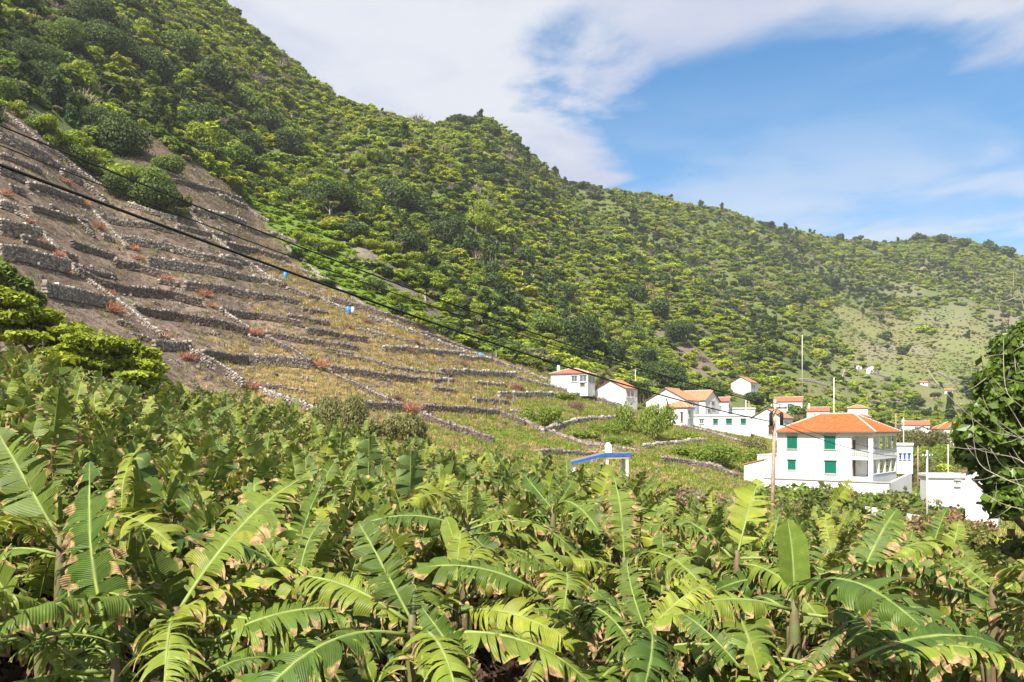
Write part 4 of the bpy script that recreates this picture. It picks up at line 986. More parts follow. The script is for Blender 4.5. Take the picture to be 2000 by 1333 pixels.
def roof(house, kind, w, d, z, rise, mat, over=.3, pitch=.26, ridge_dir='x', x0=0, y0=0, hipx=None, name='roof'):
    A, B, C_, D_ = Vector((x0 - over, y0 - over, z)), Vector((x0 + w + over, y0 - over, z)), Vector((x0 + w + over, y0 + d + over, z)), Vector((x0 - over, y0 + d + over, z))
    mb = MB(); rp = MB()
    if kind == 'hip':
        if w >= d: o = hipx if hipx else d * .5 + over * .5; R0, R1 = Vector((x0 - over + o + over * .5, y0 + d / 2, z + rise)), Vector((x0 + w + over - o - over * .5, y0 + d / 2, z + rise))
        else: o = hipx if hipx else w * .5; R0, R1 = Vector((x0 + w / 2, y0 - over + o + over, z + rise)), Vector((x0 + w / 2, y0 + d + over - o - over, z + rise))
        if w >= d: pl = [(A, B, R0, R1), (B, C_, R1, R1), (C_, D_, R1, R0), (D_, A, R0, R0)]; hips = [(A, R0), (D_, R0), (B, R1), (C_, R1), (R0, R1)]
        else: pl = [(A, B, R0, R0), (B, C_, R0, R1), (C_, D_, R1, R1), (D_, A, R1, R0)]; hips = [(A, R0), (B, R0), (C_, R1), (D_, R1), (R0, R1)]
    elif kind == 'gable':
        if ridge_dir == 'x': R0, R1 = Vector((x0 - over, y0 + d / 2, z + rise)), Vector((x0 + w + over, y0 + d / 2, z + rise)); pl = [(A, B, R0, R1), (C_, D_, R1, R0)]
        else: R0, R1 = Vector((x0 + w / 2, y0 - over, z + rise)), Vector((x0 + w / 2, y0 + d + over, z + rise)); pl = [(B, C_, R0, R1), (D_, A, R1, R0)]
        hips = [(R0, R1)]
    else:   # shed, rising to the back or to the right
        if ridge_dir == 'x': pl = [(A, B, D_ + Vector((0, 0, rise)), C_ + Vector((0, 0, rise)))]
        else: pl = [(D_, A, C_ + Vector((0, 0, rise)), B + Vector((0, 0, rise)))]
        hips = []
    for q in pl: roof_plane(mb, *q, pitch)
    r = mb.build(name, mat, house, True)
    # slab under the tiles
    mb = MB()
    for q in pl:
        dn = Vector((0, 0, -.13)); c4 = [q[0], q[1], q[3], q[2]]
        vs = [v + Vector((0, 0, -.012)) for v in c4] + [v + dn for v in c4]
        mb.add(vs, [(0, 1, 2, 3), (7, 6, 5, 4)] + [(i, (i + 1) % 4, 4 + (i + 1) % 4, 4 + i) for i in range(4)])
    mb.build('eaves', M['dark_trim'], r)
    if hips:
        for a, b in hips:
            mb = MB(); n = max(2, int((b - a).length / .42))
            for i in range(n):
                p, q = lerp3(a, b, i / n), lerp3(a, b, (i + .96) / n); mb.tube([p + Vector((0, 0, .04)), q + Vector((0, 0, .065))], [.12, .10], 6)
            mb.build('ridge_tiles', M['ridge'], r, True)
    return r
def gable_wall(mb, w, d, z, rise, ridge_dir, x0=0, y0=0):
    if ridge_dir == 'x':
        for x, a in ((x0 + .0, 0), (x0 + w - .2, 0)):
            mb.add([(x, y0, z), (x, y0 + d, z), (x, y0 + d / 2, z + rise), (x + .2, y0, z), (x + .2, y0 + d, z), (x + .2, y0 + d / 2, z + rise)], [(0, 2, 1), (3, 4, 5), (0, 3, 5, 2), (1, 2, 5, 4), (0, 1, 4, 3)])
    else:
        for y in (y0, y0 + d - .2):
            mb.add([(x0, y, z), (x0 + w, y, z), (x0 + w / 2, y, z + rise), (x0, y + .2, z), (x0 + w, y + .2, z), (x0 + w / 2, y + .2, z + rise)], [(0, 1, 2), (5, 4, 3), (2, 1, 4, 5), (0, 2, 5, 3), (0, 3, 4, 1)])
def chimney(house, x, y, z0, z1, s=.55):
    mb = MB(); mb.box(x - s / 2, y - s / 2, z0, x + s / 2, y + s / 2, z1 - .35)
    mb.tube([(x, y, z1 - .35), (x, y, z1 - .2), (x, y, z1)], [s * .62, s * .62, s * .3], 8)
    return mb.build('chimney', M['white_wall'], house)
def house(name, label, px, py, Y=None, yaw=0.0, w=8, d=6, h=3, kind='gable', rise=1.4, rmat='roof_orange', ridge_dir='x', wins=(), chim=(), over=.25, px_sizes=True, group='white village houses', sink=2.0):
    """px,py the foot of the front left corner; sizes in photograph px unless px_sizes is False"""
    g = ground_at(px, py, 80) if Y is None else P(px, py, Y)
    k = g.y / F_PX if px_sizes else 1.0
    HOUSE_SPOTS.append((px - 6, px + w + 12, g.y))
    w, d, h, rise = w * k, d * k, h * k, rise * k
    e = empty(name, g, label, 'house', group, yaw)
    mb = MB(); mb.box(0, 0, -sink, w, d, h)
    if kind == 'gable': gable_wall(mb, w, d, h - .001, rise, ridge_dir)
    if kind == 'shed':
        if ridge_dir == 'x': mb.add([(0, 0, h), (0, d, h), (0, d, h + rise), (w, 0, h), (w, d, h), (w, d, h + rise)], [(0, 1, 2), (5, 4, 3), (1, 4, 5, 2), (0, 2, 5, 3)])
        else: mb.add([(0, 0, h), (w, 0, h), (w, 0, h + rise), (0, d, h), (w, d, h), (w, d, h + rise)], [(0, 1, 2), (5, 4, 3), (1, 4, 5, 2), (0, 2, 5, 3)])
    mb.build('wall', M['white_wall'], e)
    if kind == 'flat':
        mb = MB(); mb.box(-.12, -.12, h + .002, w + .12, d + .12, h + .26); mb.build('parapet', M['white_wall'], e)
        mb = MB(); mb.box(-.10, -.15, h - .16, w + .10, -.002, h - .02); mb.build('cornice', M['grey_trim'], e)
    else:
        roof(e, kind, w, d, h + .02, rise, M[rmat], over, .3 if g.y < 250 else .6, ridge_dir)
    for (face, a0, a1, z0, z1, kd) in wins:
        L = w if face in 'fb' else d
        window_on(e, face, a0 * L, a1 * L, z0 * h, z1 * h, kd, (w, d), g.y < 210)
    for (cx, cy, z1) in chim: chimney(e, cx * w, cy * d, h - .3, z1 * h, .035 * h + .45)
    return e

# the two storey house
def main_house():
    ex = Vector((.77, -.64, 0)); corner = P(1705, 941, 98); W_, D_ = 12.0, 11.0
    o = corner - ex * W_
    yaw = math.atan2(ex.y, ex.x)
    e = empty('two_storey_house', o, 'two storey white house with orange hip roof, green shutters and corner verandas', 'house', 'white village houses', yaw)
    vx = 9.35; H = 6.0
    wl = MB()
    wl.box(0, 0, -4.2, vx, D_, H); wl.box(vx, 2.6, -2.2, vx + .02, 2.62, H)
    wl.build('wall', M['white_wall'], e)
    # veranda: slabs, piers, parapets
    def part(name, boxes, mat='white_wall', parent=e):
        mb = MB()
        for b in boxes: mb.box(*b)
        return mb.build(name, M[mat], parent)
    g_ = .003
    part('veranda_floor', [(vx + g_, 0.02, -4.2, W_ - .02, D_, .45)])
    part('veranda_floor', [(vx + g_, 0.02, 2.62, W_ - .02, D_, 2.98)])
    part('veranda_beam', [(vx + g_, 0, 5.55, W_, .35, H), (W_ - .35, .353, 5.55, W_, D_, H), (vx + g_, .353, 5.86, W_ - .353, D_, 5.98)])
    for (y0, wd) in ((0, .5), (2.75, .34), (5.5, .34), (8.2, .34), (D_ - .4, .4)):
        part('pillar', [(W_ - (.5 if y0 == 0 else .34), y0, 2.985, W_, y0 + wd, 5.548)])
        part('pillar', [(W_ - (.5 if y0 == 0 else .34), y0, .453, W_, y0 + wd, 2.617)])
    part('front_pier', [(vx + g_, 0, 2.985, vx + .12, .3, 5.548), (vx + g_, 0, .453, vx + .12, .3, 2.617)])
    part('parapet', [(W_ - .16, .503, 2.985, W_ - .02, D_ - .403, 3.78), (W_ - .22, .503, 3.783, W_ + .04, D_ - .403, 3.87)])
    part('parapet', [(W_ - .16, .503, .453, W_ - .02, D_ - .403, .80), (W_ - .22, .503, .803, W_ + .04, D_ - .403, .88)])
    bl = part('balustrade', [(vx + .123, .04, 3.78, W_ - .503, .24, 3.88), (vx + .123, .04, 2.985, W_ - .503, .24, 3.06)], 'grey_trim')
    bm = MB(); bm.tube([(0, 0, 3.062), (0, 0, 3.2), (0, 0, 3.36), (0, 0, 3.6), (0, 0, 3.778)], [.06, .085, .05, .075, .06], 8)
    bme = bm.mesh('baluster', M['white_wall'], True)
    for i in range(8): link('baluster', bme, bl, (vx + .30 + i * .235, .14, 0))
    part('balcony_band', [(W_ - .02, -.03, 2.60, W_ + .06, D_, 2.72)], 'grey_trim')
    # front shutters
    for (a0, a1, z0, z1) in ((1.35, 2.7, 3.92, 5.5), (6.15, 7.55, 3.92, 5.55), (1.45, 2.5, 1.15, 2.45), (6.2, 7.65, .85, 2.45)):
        window_on(e, 'f', a0, a1, z0, z1, 'shutter', (W_, D_))
    # doors and windows behind the verandas
    for z in (.46, 2.99):
        window_on(e, 'r', 1.0, 1.9, z, z + 2.1, 'door', (vx, D_), False)
        window_on(e, 'r', 3.2, 4.3, z + .2, z + 2.1, 'glass', (vx, D_), False)
        window_on(e, 'r', 5.8, 6.8, z, z + 2.1, 'glass', (vx, D_), False, 'door')
        window_on(e, 'r', 8.4, 9.3, z, z + 2.1, 'door', (vx, D_), False)
    # dividing wall at the back of the corner veranda
    part('veranda_wall', [(vx + g_ + .02, 2.35, 2.985, W_ - 1.35, 2.5, 5.55)])
    part('veranda_wall', [(vx + g_ + .02, 2.35, .453, W_ - 1.35, 2.5, 2.617)])
    part('gutter', [(-.46, -.58, H - .02, W_ + .46, -.48, H + .10), (W_ + .36, -.478, H - .02, W_ + .46, D_ + .4, H + .10)], 'dark_trim')
    r = roof(e, 'hip', W_, D_, H + .12, 2.35, M['roof_new'], .45, .27, 'x', hipx=4.1)
    # lower block and lean-to at the left
    part('side_block', [(-3.6, 2.2, -4, -.003, 8.5, 2.9)])
    part('coping', [(-3.68, 2.12, 2.903, -.003, 8.55, 3.03)], 'grey_trim')
    sd = MB(); vs = [(-5.1, 1.2, -4), (-.45, 1.2, -4), (-.45, 1.2, 2.35), (-2.2, 1.2, 2.3), (-5.1, 1.2, 1.55), (-5.1, 2.197, -4), (-.45, 2.197, -4), (-.45, 2.197, 2.35), (-2.2, 2.197, 2.3), (-5.1, 2.197, 1.55)]
    sd.add(vs, [(0, 1, 2, 3, 4), (9, 8, 7, 6, 5), (0, 4, 9, 5), (1, 6, 7, 2), (3, 2, 7, 8), (4, 3, 8, 9)]); sd.build('lean_to', M['white_wall'], e)
    sd = MB(); A = Vector((-5.35, 1.05, 1.52)); B = Vector((-2.2, 1.05, 2.33)); u_ = Vector((0, 1.1, .02)); n_ = Vector((0, 0, .12))
    sd.add([A, B, B + u_, A + u_, A + n_, B + n_, B + u_ + n_, A + u_ + n_], [(0, 3, 2, 1), (4, 5, 6, 7), (0, 1, 5, 4), (1, 2, 6, 5), (2, 3, 7, 6), (3, 0, 4, 7)]); sd.build('lean_to_tiles', M['roof_orange'], e)
    # garden terrace: retaining wall and thin railing
    t = empty('terrace_wall', o, 'white retaining wall of the garden terrace below the two storey house', 'wall', None, yaw)
    mb = MB(); mb.box(-.3, -3.6, -4.6, W_ + 2.8, -3.3, .10); mb.build('front_wall', M['white_wall'], t)
    mb = MB(); mb.add([(W_ + 2.5, -3.297, -4.6), (W_ + 2.8, -3.297, -4.6), (W_ + 2.8, -3.297, .10), (W_ + 2.5, -3.297, .10), (W_ + 2.5, 7, -2.5), (W_ + 2.8, 7, -2.5), (W_ + 2.8, 7, .9), (W_ + 2.5, 7, .9)],
        [(0, 1, 2, 3), (7, 6, 5, 4), (1, 5, 6, 2), (0, 3, 7, 4), (3, 2, 6, 7), (0, 4, 5, 1)]); mb.build('side_wall', M['white_wall'], t)
    mb = MB(); mb.box(-.42, -3.72, .103, W_ + 2.9, -3.22, .22); mb.build('coping', M['grey_trim'], t)
    mb = MB(); mb.box(-.3, -3.296, -.6, W_ + 2.497, -.05, -.12); mb.build('terrace_floor', M['concrete'], t)
    mb = MB(); mb.box(-8.5, -2.6, -4.6, -.303, -2.4, -1.2); mb.build('low_wall', M['white_wall'], t)
    rl = empty('railing', o + Vector((0, 0, .1)), 'thin grey metal railing along the top of the white terrace wall', 'railing', None, yaw)
    mb = MB(); mb.tube([(-.2, -3.45, .62), (W_ + .2, -3.45, .62)], .05, 6); mb.build('top_rail', M['metal'], rl)
    mb = MB(); mb.tube([(-.2, -3.45, .3), (W_ + .2, -3.45, .3)], .03, 5); mb.build('wire', M['metal'], rl)
    pm = MB(); pm.tube([(0, 0, .002), (0, 0, .6)], .04, 6); pme = pm.mesh('post', M['metal'])
    for i in range(7): link('post', pme, rl, (-.2 + i * (W_ + .4) / 6, -3.45, 0))
    return e
main_house()

R = math.radians
house('chimney_house', 'white house with red brown roof and glazed veranda beside the palm tree', 1076, 756, None, R(-20), 74, 60, 25, 'hip', 11, 'roof_red', wins=[('f', .56, .72, .35, .8, 'glass'), ('f', .78, .97, .35, .85, 'glass'), ('r', .1, .5, .3, .85, 'glass'), ('r', .55, .9, .3, .85, 'glass'), ('f', .80, .92, .02, .25, 'door')], chim=[(.14, .3, 1.75)])
house('gabled_house', 'plain white house with broad gable and small orange roof below the palm', 1164, 783, None, R(-38), 66, 46, 22, 'gable', 17, 'roof_orange', 'y', wins=[('r', .1, .35, .25, .8, 'glass'), ('r', .45, .68, .25, .8, 'glass')], group='white village houses')
house('long_gabled_house', 'white house with long gable wall and orange roof above the hip roofed annex', 1262, 808, None, R(-35), 84, 62, 24, 'gable', 24, 'roof_orange', 'y', wins=[('r', .08, .38, .15, .85, 'glass'), ('r', .45, .62, .2, .85, 'glass'), ('f', .62, .7, .25, .6, 'glass')])
house('hip_roofed_annex', 'small white annex with orange hip roof in front of the long gable', 1300, 828, None, R(-32), 44, 36, 31, 'hip', 12, 'roof_orange', wins=[('f', .70, .80, .1, .7, 'door'), ('r', .2, .5, .3, .75, 'glass')])
house('tall_gabled_house', 'white two storey house with orange gable facing right behind the long gable', 1322, 812, None, R(-40), 60, 62, 28, 'gable', 20, 'roof_orange', 'x', wins=[('r', .40, .60, .55, .95, 'glass'), ('r', .15, .3, .1, .4, 'glass')])
house('white_wing_house', 'white house wing with paired windows right of the orange gables', 1388, 815, None, R(-25), 34, 30, 30, 'gable', 8, 'roof_red', 'x', wins=[('f', .15, .35, .45, .7, 'glass'), ('f', .42, .6, .45, .7, 'glass'), ('r', .2, .7, .45, .7, 'glass')])
house('flat_roofed_house', 'long low white flat roofed house with three green shutters', 1352, 834, None, R(-4), 112, 34, 21, 'flat', 0, wins=[('f', .36, .44, .25, .7, 'shutter'), ('f', .58, .68, .25, .72, 'shutter'), ('f', .83, .92, .25, .72, 'shutter'), ('f', .12, .2, .25, .7, 'glass')])
house('rear_flat_house', 'white flat block with low parapet above the green shuttered flat house', 1395, 815, None, R(-4), 78, 34, 16, 'flat', 0)
house('pole_gable_house', 'white gabled house with orange roof behind the wooden utility pole', 1466, 852, None, R(-36), 64, 58, 34, 'gable', 20, 'roof_orange', 'y', wins=[('r', .1, .3, .3, .62, 'glass'), ('r', .55, .75, .3, .62, 'glass'), ('f', .55, .68, .1, .6, 'door')])
house('hillside_house', 'lone white house with orange roof uphill behind the village', 1428, 764, None, R(-34), 38, 46, 16, 'gable', 11, 'roof_orange', 'y', wins=[('r', .2, .36, .3, .75, 'glass'), ('r', .42, .58, .3, .75, 'glass')])
house('blue_door_house', 'white house with two blue shuttered doors behind the pole top', 1512, 800, None, R(-24), 52, 30, 15, 'gable', 9, 'roof_red', 'x', wins=[('f', .48, .66, .05, .7, 'blue'), ('r', .15, .45, .1, .8, 'blue'), ('r', .55, .85, .1, .8, 'blue')])
house('small_chimney_house', 'white cottage with chimney half hidden behind the big orange roof', 1576, 820, None, R(-30), 40, 26, 16, 'gable', 8, 'roof_red', 'x', chim=[(.06, .4, 2.0)], wins=[('f', .3, .5, .3, .7, 'glass')])
house('tower_house', 'white upper storey with small orange roof above the big orange roof', 1656, 822, None, R(-20), 36, 26, 24, 'hip', 6, 'roof_orange', wins=[('f', .2, .4, .35, .6, 'glass'), ('f', .55, .75, .35, .6, 'glass')])
house('brown_roof_house', 'low white house with brown roof in front of the tower like house', 1655, 832, None, R(-20), 42, 24, 17, 'hip', 5, 'roof_red', wins=[('f', .3, .5, .3, .7, 'glass')])
house('tiny_hill_house', 'right one of two tiny white houses on the far green slope', 1692, 731, None, R(-30), 20, 20, 9, 'gable', 6, 'roof_red', 'y', wins=[('f', .4, .6, .2, .6, 'door')])
house('tiny_hill_shed', 'left one of two tiny white houses on the far green slope', 1673, 722, None, R(-10), 10, 9, 7, 'flat', 0, wins=[('f', .3, .6, .1, .7, 'door')])
house('far_cottage', 'tiny white cottage alone on the far terraces above the conical pine', 1798, 752, None, R(-20), 13, 9, 4, 'gable', 2, 'roof_red', 'x', wins=[('f', .3, .5, .1, .7, 'door')])
house('far_cottage', 'tiny white cottage at the top right of the conical pine', 1845, 770, None, R(-20), 14, 9, 6, 'gable', 3, 'roof_red', 'x', wins=[('f', .3, .5, .1, .7, 'door')])
house('far_right_cottage', 'low white cottage with grey gable left of the hip roofed house', 1762, 842, None, R(-25), 48, 28, 11, 'gable', 8, 'roof_red', 'x', chim=[(.05, .4, 2.1)], wins=[('f', .45, .6, .2, .8, 'glass')])
house('far_right_cottage', 'small white cottage with red roof just left of the hip roofed house', 1782, 850, None, R(-25), 34, 20, 10, 'gable', 7, 'roof_red', 'y', wins=[('f', .4, .6, .1, .6, 'door')])
house('hip_roofed_house', 'white house with orange hip roof next to the dark glossy tree', 1832, 868, None, R(-14), 66, 44, 30, 'hip', 13, 'roof_new', wins=[('f', .12, .24, .4, .75, 'glass'), ('r', .2, .4, .4, .75, 'glass')])
house('balustrade_shed', 'small white flat shed beside the right end of the two storey house', 1752, 900, 122, R(-20), 28, 20, 31, 'flat', 0, wins=[('f', .15, .28, .1, .45, 'blue'), ('f', .42, .55, .1, .45, 'blue'), ('f', .7, .83, .1, .45, 'blue')])
# white buildings at the right below the dark tree
house('right_outbuilding', 'low white outbuilding with sloping top left of the white gable wall', 1812, 958, 78, R(-8), 80, 40, 27, 'flat', 0, group='white outbuildings at the right', wins=[('f', .62, .72, .35, .7, 'glass')])
house('right_gable_building', 'white building with tall gable wall partly behind the dark tree', 1886, 990, 60, R(-38), 54, 60, 66, 'gable', 16, 'roof_red', 'y', group='white outbuildings at the right', wins=[('r', .35, .5, .3, .52, 'door')])
w_ = empty('garden_wall', P(1700, 985, 66), 'low white garden wall running right above the banana leaves', 'wall')
mb = MB()
for i in range(9):
    a = P(1690 + i * 27, 985, 66 - i * 1.5) - P(1700, 985, 66); b = P(1690 + (i + 1) * 27, 985, 66 - (i + 1) * 1.5) - P(1700, 985, 66); n_ = Vector((.1, .2, 0)); dz = Vector((0, 0, -1.6)); tz = Vector((0, 0, -.12 * (i % 3) - .1 * i * .4))
    a.z = b.z = -.2
    mb.add([a + dz, b + dz, b + n_ + dz, a + n_ + dz, a + tz, b + tz, b + n_ + tz, a + n_ + tz], [(4, 5, 6, 7), (0, 1, 5, 4), (2, 3, 7, 6), (0, 4, 7, 3), (1, 2, 6, 5)])
mb.build('wall_run', M['white_wall'], w_)
mb = MB()
g = ground_xy(*P(1770, 960, 76).xy)
lw = MB(); rsl = random.Random(2)
M['lawn'] = plain('mown lawn', (0.16, 0.22, 0.045), 0.9, 0.3, 1.2, 0.1, bump=.4)

# pergola with a blue edged roof
M['shed_roof'] = plain('weathered shed roof', (0.21, 0.165, 0.13), 0.9, 0.3, 3, bump=.5)
def pergola():
    Y = 74; o = P(1117, 944, Y); k = Y / F_PX
    e = empty('pergola', o, 'open shed with blue roof edge and white posts behind the banana leaves', 'shed')
    x1, x2, x3 = 66 * k, 111 * k, 5 * k
    zt = [40 * k - .0, 56 * k]        # underside at the left end and at the post
    z0, z1 = (944 - 908) * k, (944 - 893) * k
    for (xx, yy, zz) in ((4 * k, .1, z0), (x1 + 3 * k, .1, z1), (x2 - 3 * k, .1, z1), (4 * k, 2.6, z0 + .2), (x2 - 3 * k, 2.6, z1 + .2)):
        mb = MB(); mb.box(xx - .12, yy - .12, -1.2, xx + .12, yy + .12, zz - .02); mb.build('post', M['white_wall'], e)
    def strip(name, xa, za, xb, zb, y0, y1, th, mat, lift=0):
        mb = MB(); vs = [(xa, y0, za + lift), (xb, y0, zb + lift), (xb, y1, zb + lift), (xa, y1, za + lift), (xa, y0, za + th + lift), (xb, y0, zb + th + lift), (xb, y1, zb + th + lift), (xa, y1, za + th + lift)]
        mb.add(vs, [(0, 3, 2, 1), (4, 5, 6, 7), (0, 1, 5, 4), (1, 2, 6, 5), (2, 3, 7, 6), (3, 0, 4, 7)]); return mb.build(name, M[mat], e)
    strip('fascia', -.1, z0, x1, z1 + .10, -.25, -.12, .26, 'blue'); strip('fascia', x1 + .002, z1 + .10, x2 + .25, z1 + .12, -.25, -.12, .24, 'blue')
    strip('beam', x1 - .1, z1 - .12, x2 + .02, z1 - .12, -.11, .15, .2, 'white_wall')
    strip('roof', -.1, z0 + .10, x1, z1 + .20, -.118, 2.9, .16, 'shed_roof', .02); strip('roof', x1 + .002, z1 + .20, x2 + .25, z1 + .22, -.118, 2.9, .16, 'shed_roof', .02)
    mb = MB(); cx = 74 * k; cz = z1 + .38
    mb.box(cx - .3, .9, z1 + .1, cx + .3, 1.5, cz + .55); mb.tube([(cx, 1.2, cz + .55), (cx, 1.2, cz + .62), (cx, 1.2, cz + .75), (cx, 1.2, cz + .95)], [.36, .36, .25, .12], 8); mb.build('chimney', M['white_wall'], e)
pergola()

# ------------------------------------------------------------------ palms and the conical pine
def palm(label, px, py, wpx, hpx, dry=True, y=None, n=34):
    g = ground_at(px, py, 70) if y is None else ground_xy(*P(px, py, y).xy); k = g.y / F_PX; W = wpx * k * .5; H = hpx * k
    e = empty('palm_tree', g, label, 'palm'); TREE_SPOTS.append((g.x, g.y, 7)); HOUSE_SPOTS.append((px - wpx * .6, px + wpx * .6, g.y))
    th = H - W * .75
    mb = MB(); mb.tube([(0, 0, -1), (0, 0, th * .5), (0, 0, th), (0, 0, th + .4)], [.42, .40, .52, .2], 10); mb.build('trunk', M['bark'], e, True)
    rs = random.Random(px); bases = []
    for v in range(5):
        V = []; sh = []; el = [1.2, .8, .45, .05, -.35][v]; pts = []; p = Vector((0, 0, 0)); a = el
        for i in range(15): pts.append(p.copy()); p = p + Vector((math.cos(a), 0, math.sin(a))) * (W * 1.15 / 14); a -= .11
        for i in range(1, 15):
            for s in (-1, 1):
                for q in range(2):
                    b = pts[i - 1].lerp(pts[i], q * .5); L = W * .32 * math.sin(math.pi * (i / 16) ** .7) + .1
                    t = b + Vector((L * .45, s * L * .75, -L * .42 + rs.uniform(-.05, .05))); wv = (pts[i] - pts[i - 1]).normalized() * .05
                    V += [b - wv, b + wv, t + wv * .2, t - wv * .2]; sh += [rs.random()] * 4
            V += [pts[i - 1] + Vector((0, -.03, 0)), pts[i - 1] + Vector((0, .03, 0)), pts[i] + Vector((0, .03, 0)), pts[i] + Vector((0, -.03, 0))]; sh += [.8] * 4
        bases.append(foliage_mesh('frond', np.array([tuple(x) for x in V]), np.arange(len(V)).reshape(-1, 4), M['leaf_olive' if v < 4 else 'brush_dark'], np.array(sh)))
    for i in range(n):
        link('frond', bases[i * 5 // n], e, (0, 0, th + .2), (0, rs.uniform(-.1, .1), i * 2.4 + rs.uniform(-.2, .2)))
palm('tall date palm with shaggy crown between the chimney house and the hill', 1183, 742, 58, 52, y=188)
palm('small dark palm on the lawn left of the white gable wall', 1842, 985, 60, 40, y=62, n=26)
g = ground_at(1856, 824, 150); k = g.y / F_PX
e = empty('conical_pine', g, 'dark conical pine behind the hip roofed house', 'tree')
rsn = np.random.default_rng(4); H = 52 * k; n = 900; t = rsn.random(n) ** .7; a = rsn.uniform(0, 6.28, n); tier = np.abs((t * 9) % 1 - .5) + .6; r = (1 - t) * 11 * k * tier * rsn.uniform(.5, 1, n) + .1
pos = np.stack([np.cos(a) * r, np.sin(a) * r, t * H + .8], -1); V, F = leaf_cards(pos, np.stack([np.cos(a), np.sin(a), np.full(n, .6)], -1), 7 * k, rsn, 1.4, .5)
link('crown', foliage_mesh('crown', V, F, M['leaf_dark'], np.repeat(rsn.random(n), 4)), e)
mb = MB(); mb.tube([(0, 0, -.5), (0, 0, H)], [.3, .06], 7); mb.build('trunk', M['bark'], e, True)

# ------------------------------------------------------------------ poles and cables
def pole(label, px, top, Y, r0, r1, arm=None, gear=False, mat='wood', name='utility_pole', lean=0.0, py_base=None):
    g = ground_xy(*P(px, 900, Y).xy); zt = P(px, top, Y).z - g.z
    e = empty(name, g, label, 'pole', 'poles along the lane')
    mb = MB(); mb.tube([(-lean, 0, -.4), (-lean * .5, 0, zt * .5), (0, 0, zt)], [r0, (r0 + r1) / 2, r1], 10); mb.build('shaft', M[mat], e, True)
    if arm:
        mb = MB(); mb.box(-arm, -.06, zt - .55, arm, .02 - .06, zt - .45); mb.build('crossarm', M['metal'], e)
        for s in (-1, -.4, .4, 1):
            mb = MB(); mb.tube([(s * arm * .92, -.08, zt - .449), (s * arm * .92, -.08, zt - .40), (s * arm * .92, -.08, zt - .34), (s * arm * .92, -.08, zt - .28)], [.03, .05, .035, .02], 8); mb.build('insulator', M['barrel_white'], e, True)
    if gear:
        for s in (-1, 1):
            mb = MB(); x = s * .30; mb.tube([(x, -.2, zt - 1.5), (x, -.2, zt - 1.45), (x, -.2, zt - .82), (x, -.2, zt - .75)], [.06, .1, .1, .06], 10); mb.tube([(s * .08, -.1, zt - .9), (x, -.2, zt - .74)], .025, 5); mb.build('fuse_box', M['cable'], e, True)
        mb = MB(); mb.tube([(-.30, -.2, zt - .75), (-.1, -.25, zt - .6), (.15, -.25, zt - .62), (.30, -.2, zt - .75)], .02, 5); mb.build('jumper_cable', M['cable'], e)
    return e, g + Vector((0, 0, zt))
main_pole, ptop = pole('leaning wooden utility pole with crossarm at the left of the two storey house', 1514, 780, 45, .13, .085, .62, True, lean=.20)
_, p2 = pole('slim grey utility pole right of the two storey house', 1811, 880, 62, .10, .07, .4, False, 'concrete')
pole('tall thin pole rising behind the big orange roof', 1629, 738, 150, .12, .09, None, False, 'concrete')
pole('thin pole on the slope above the plain gabled house', 1241, 720, 190, .10, .08, .5, False, 'concrete')
pole('left one of two thin poles above the flat roofed house', 1457, 782, 175, .12, .10, None, False, 'concrete')
pole('right one of two thin poles above the flat roofed house', 1463, 784, 178, .12, .10, None, False, 'wood')
pole('tall thin pole behind the right end of the two storey house', 1765, 815, 128, .09, .07, None, False, 'concrete')
pole('second thin pole behind the two storey house, further left', 1750, 808, 160, .09, .07, None, False, 'wood')
pole('far slender pole high on the green slope', 1567, 655, 330, .18, .14, .7, False, 'concrete')
pole('thin wooden fence pole right of the two storey house', 1793, 872, 110, .08, .07, None, False, 'wood')
pole('short thin pole by the small palm', 1852, 868, 90, .06, .05, None, False, 'concrete')
def cable(label, a, b, sag, r, parent=None):
    g = Vector(a); mb = MB(); pts = []
    for i in range(41):
        t = i / 40; p = Vector(a).lerp(Vector(b), t); p.z -= sag * 4 * t * (1 - t); pts.append(p - g)
    mb.tube(pts, r, 6); o = mb.build('power_cable', M['cable'], None, True); o.location = g
    return tag(o, label, 'cable', 'cables along the slope')
def sag_for(a, b, px, py):
    """the sag with which the cable from a to b hangs past a given direction"""
    u = (px - CX) / F_PX; t = (u * a.y - a.x) / ((b.x - a.x) - u * (b.y - a.y)); p = a.lerp(b, t)
    return (p.z - (HY - py) / F_PX * p.y) / (4 * t * (1 - t))
c0 = P(-160, 262, 13); cable('thick black cable sagging down to the leaning utility pole, lowest of three', c0, ptop + Vector((-.1, -.15, -1.3)), sag_for(c0, ptop + Vector((-.1, -.15, -1.3)), 800, 615), .030)
c1 = P(-160, 178, 22); cable('thin black cable, topmost of three running down to the utility pole', c1, ptop + Vector((-.5, -.08, -.3)), sag_for(c1, ptop + Vector((-.5, -.08, -.3)), 752, 546), .028)
c2 = P(-160, 220, 22); cable('thin black cable, middle one of three running down to the utility pole', c2, ptop + Vector((.3, -.08, -.3)), sag_for(c2, ptop + Vector((.3, -.08, -.3)), 770, 573), .021)
c3 = ptop + Vector((.32, -.2, -1.45)); c4 = P(1760, 892, 72); cable('black service cable from the utility pole past the front of the two storey house', c3, c4, sag_for(c3, c4, 1640, 870), .026)
c5 = ptop + Vector((.2, -.1, -1.2)); cable('thin black service cable from the utility pole to the slim grey pole', c5, p2 + Vector((0, -.1, -.3)), sag_for(c5, p2 + Vector((0, -.1, -.3)), 1600, 848), .014)
c6 = P(2140, 900, 40); cable('thin black cable from the slim grey pole to the right edge', p2 + Vector((0, -.1, -.3)), c6, .5, .014)

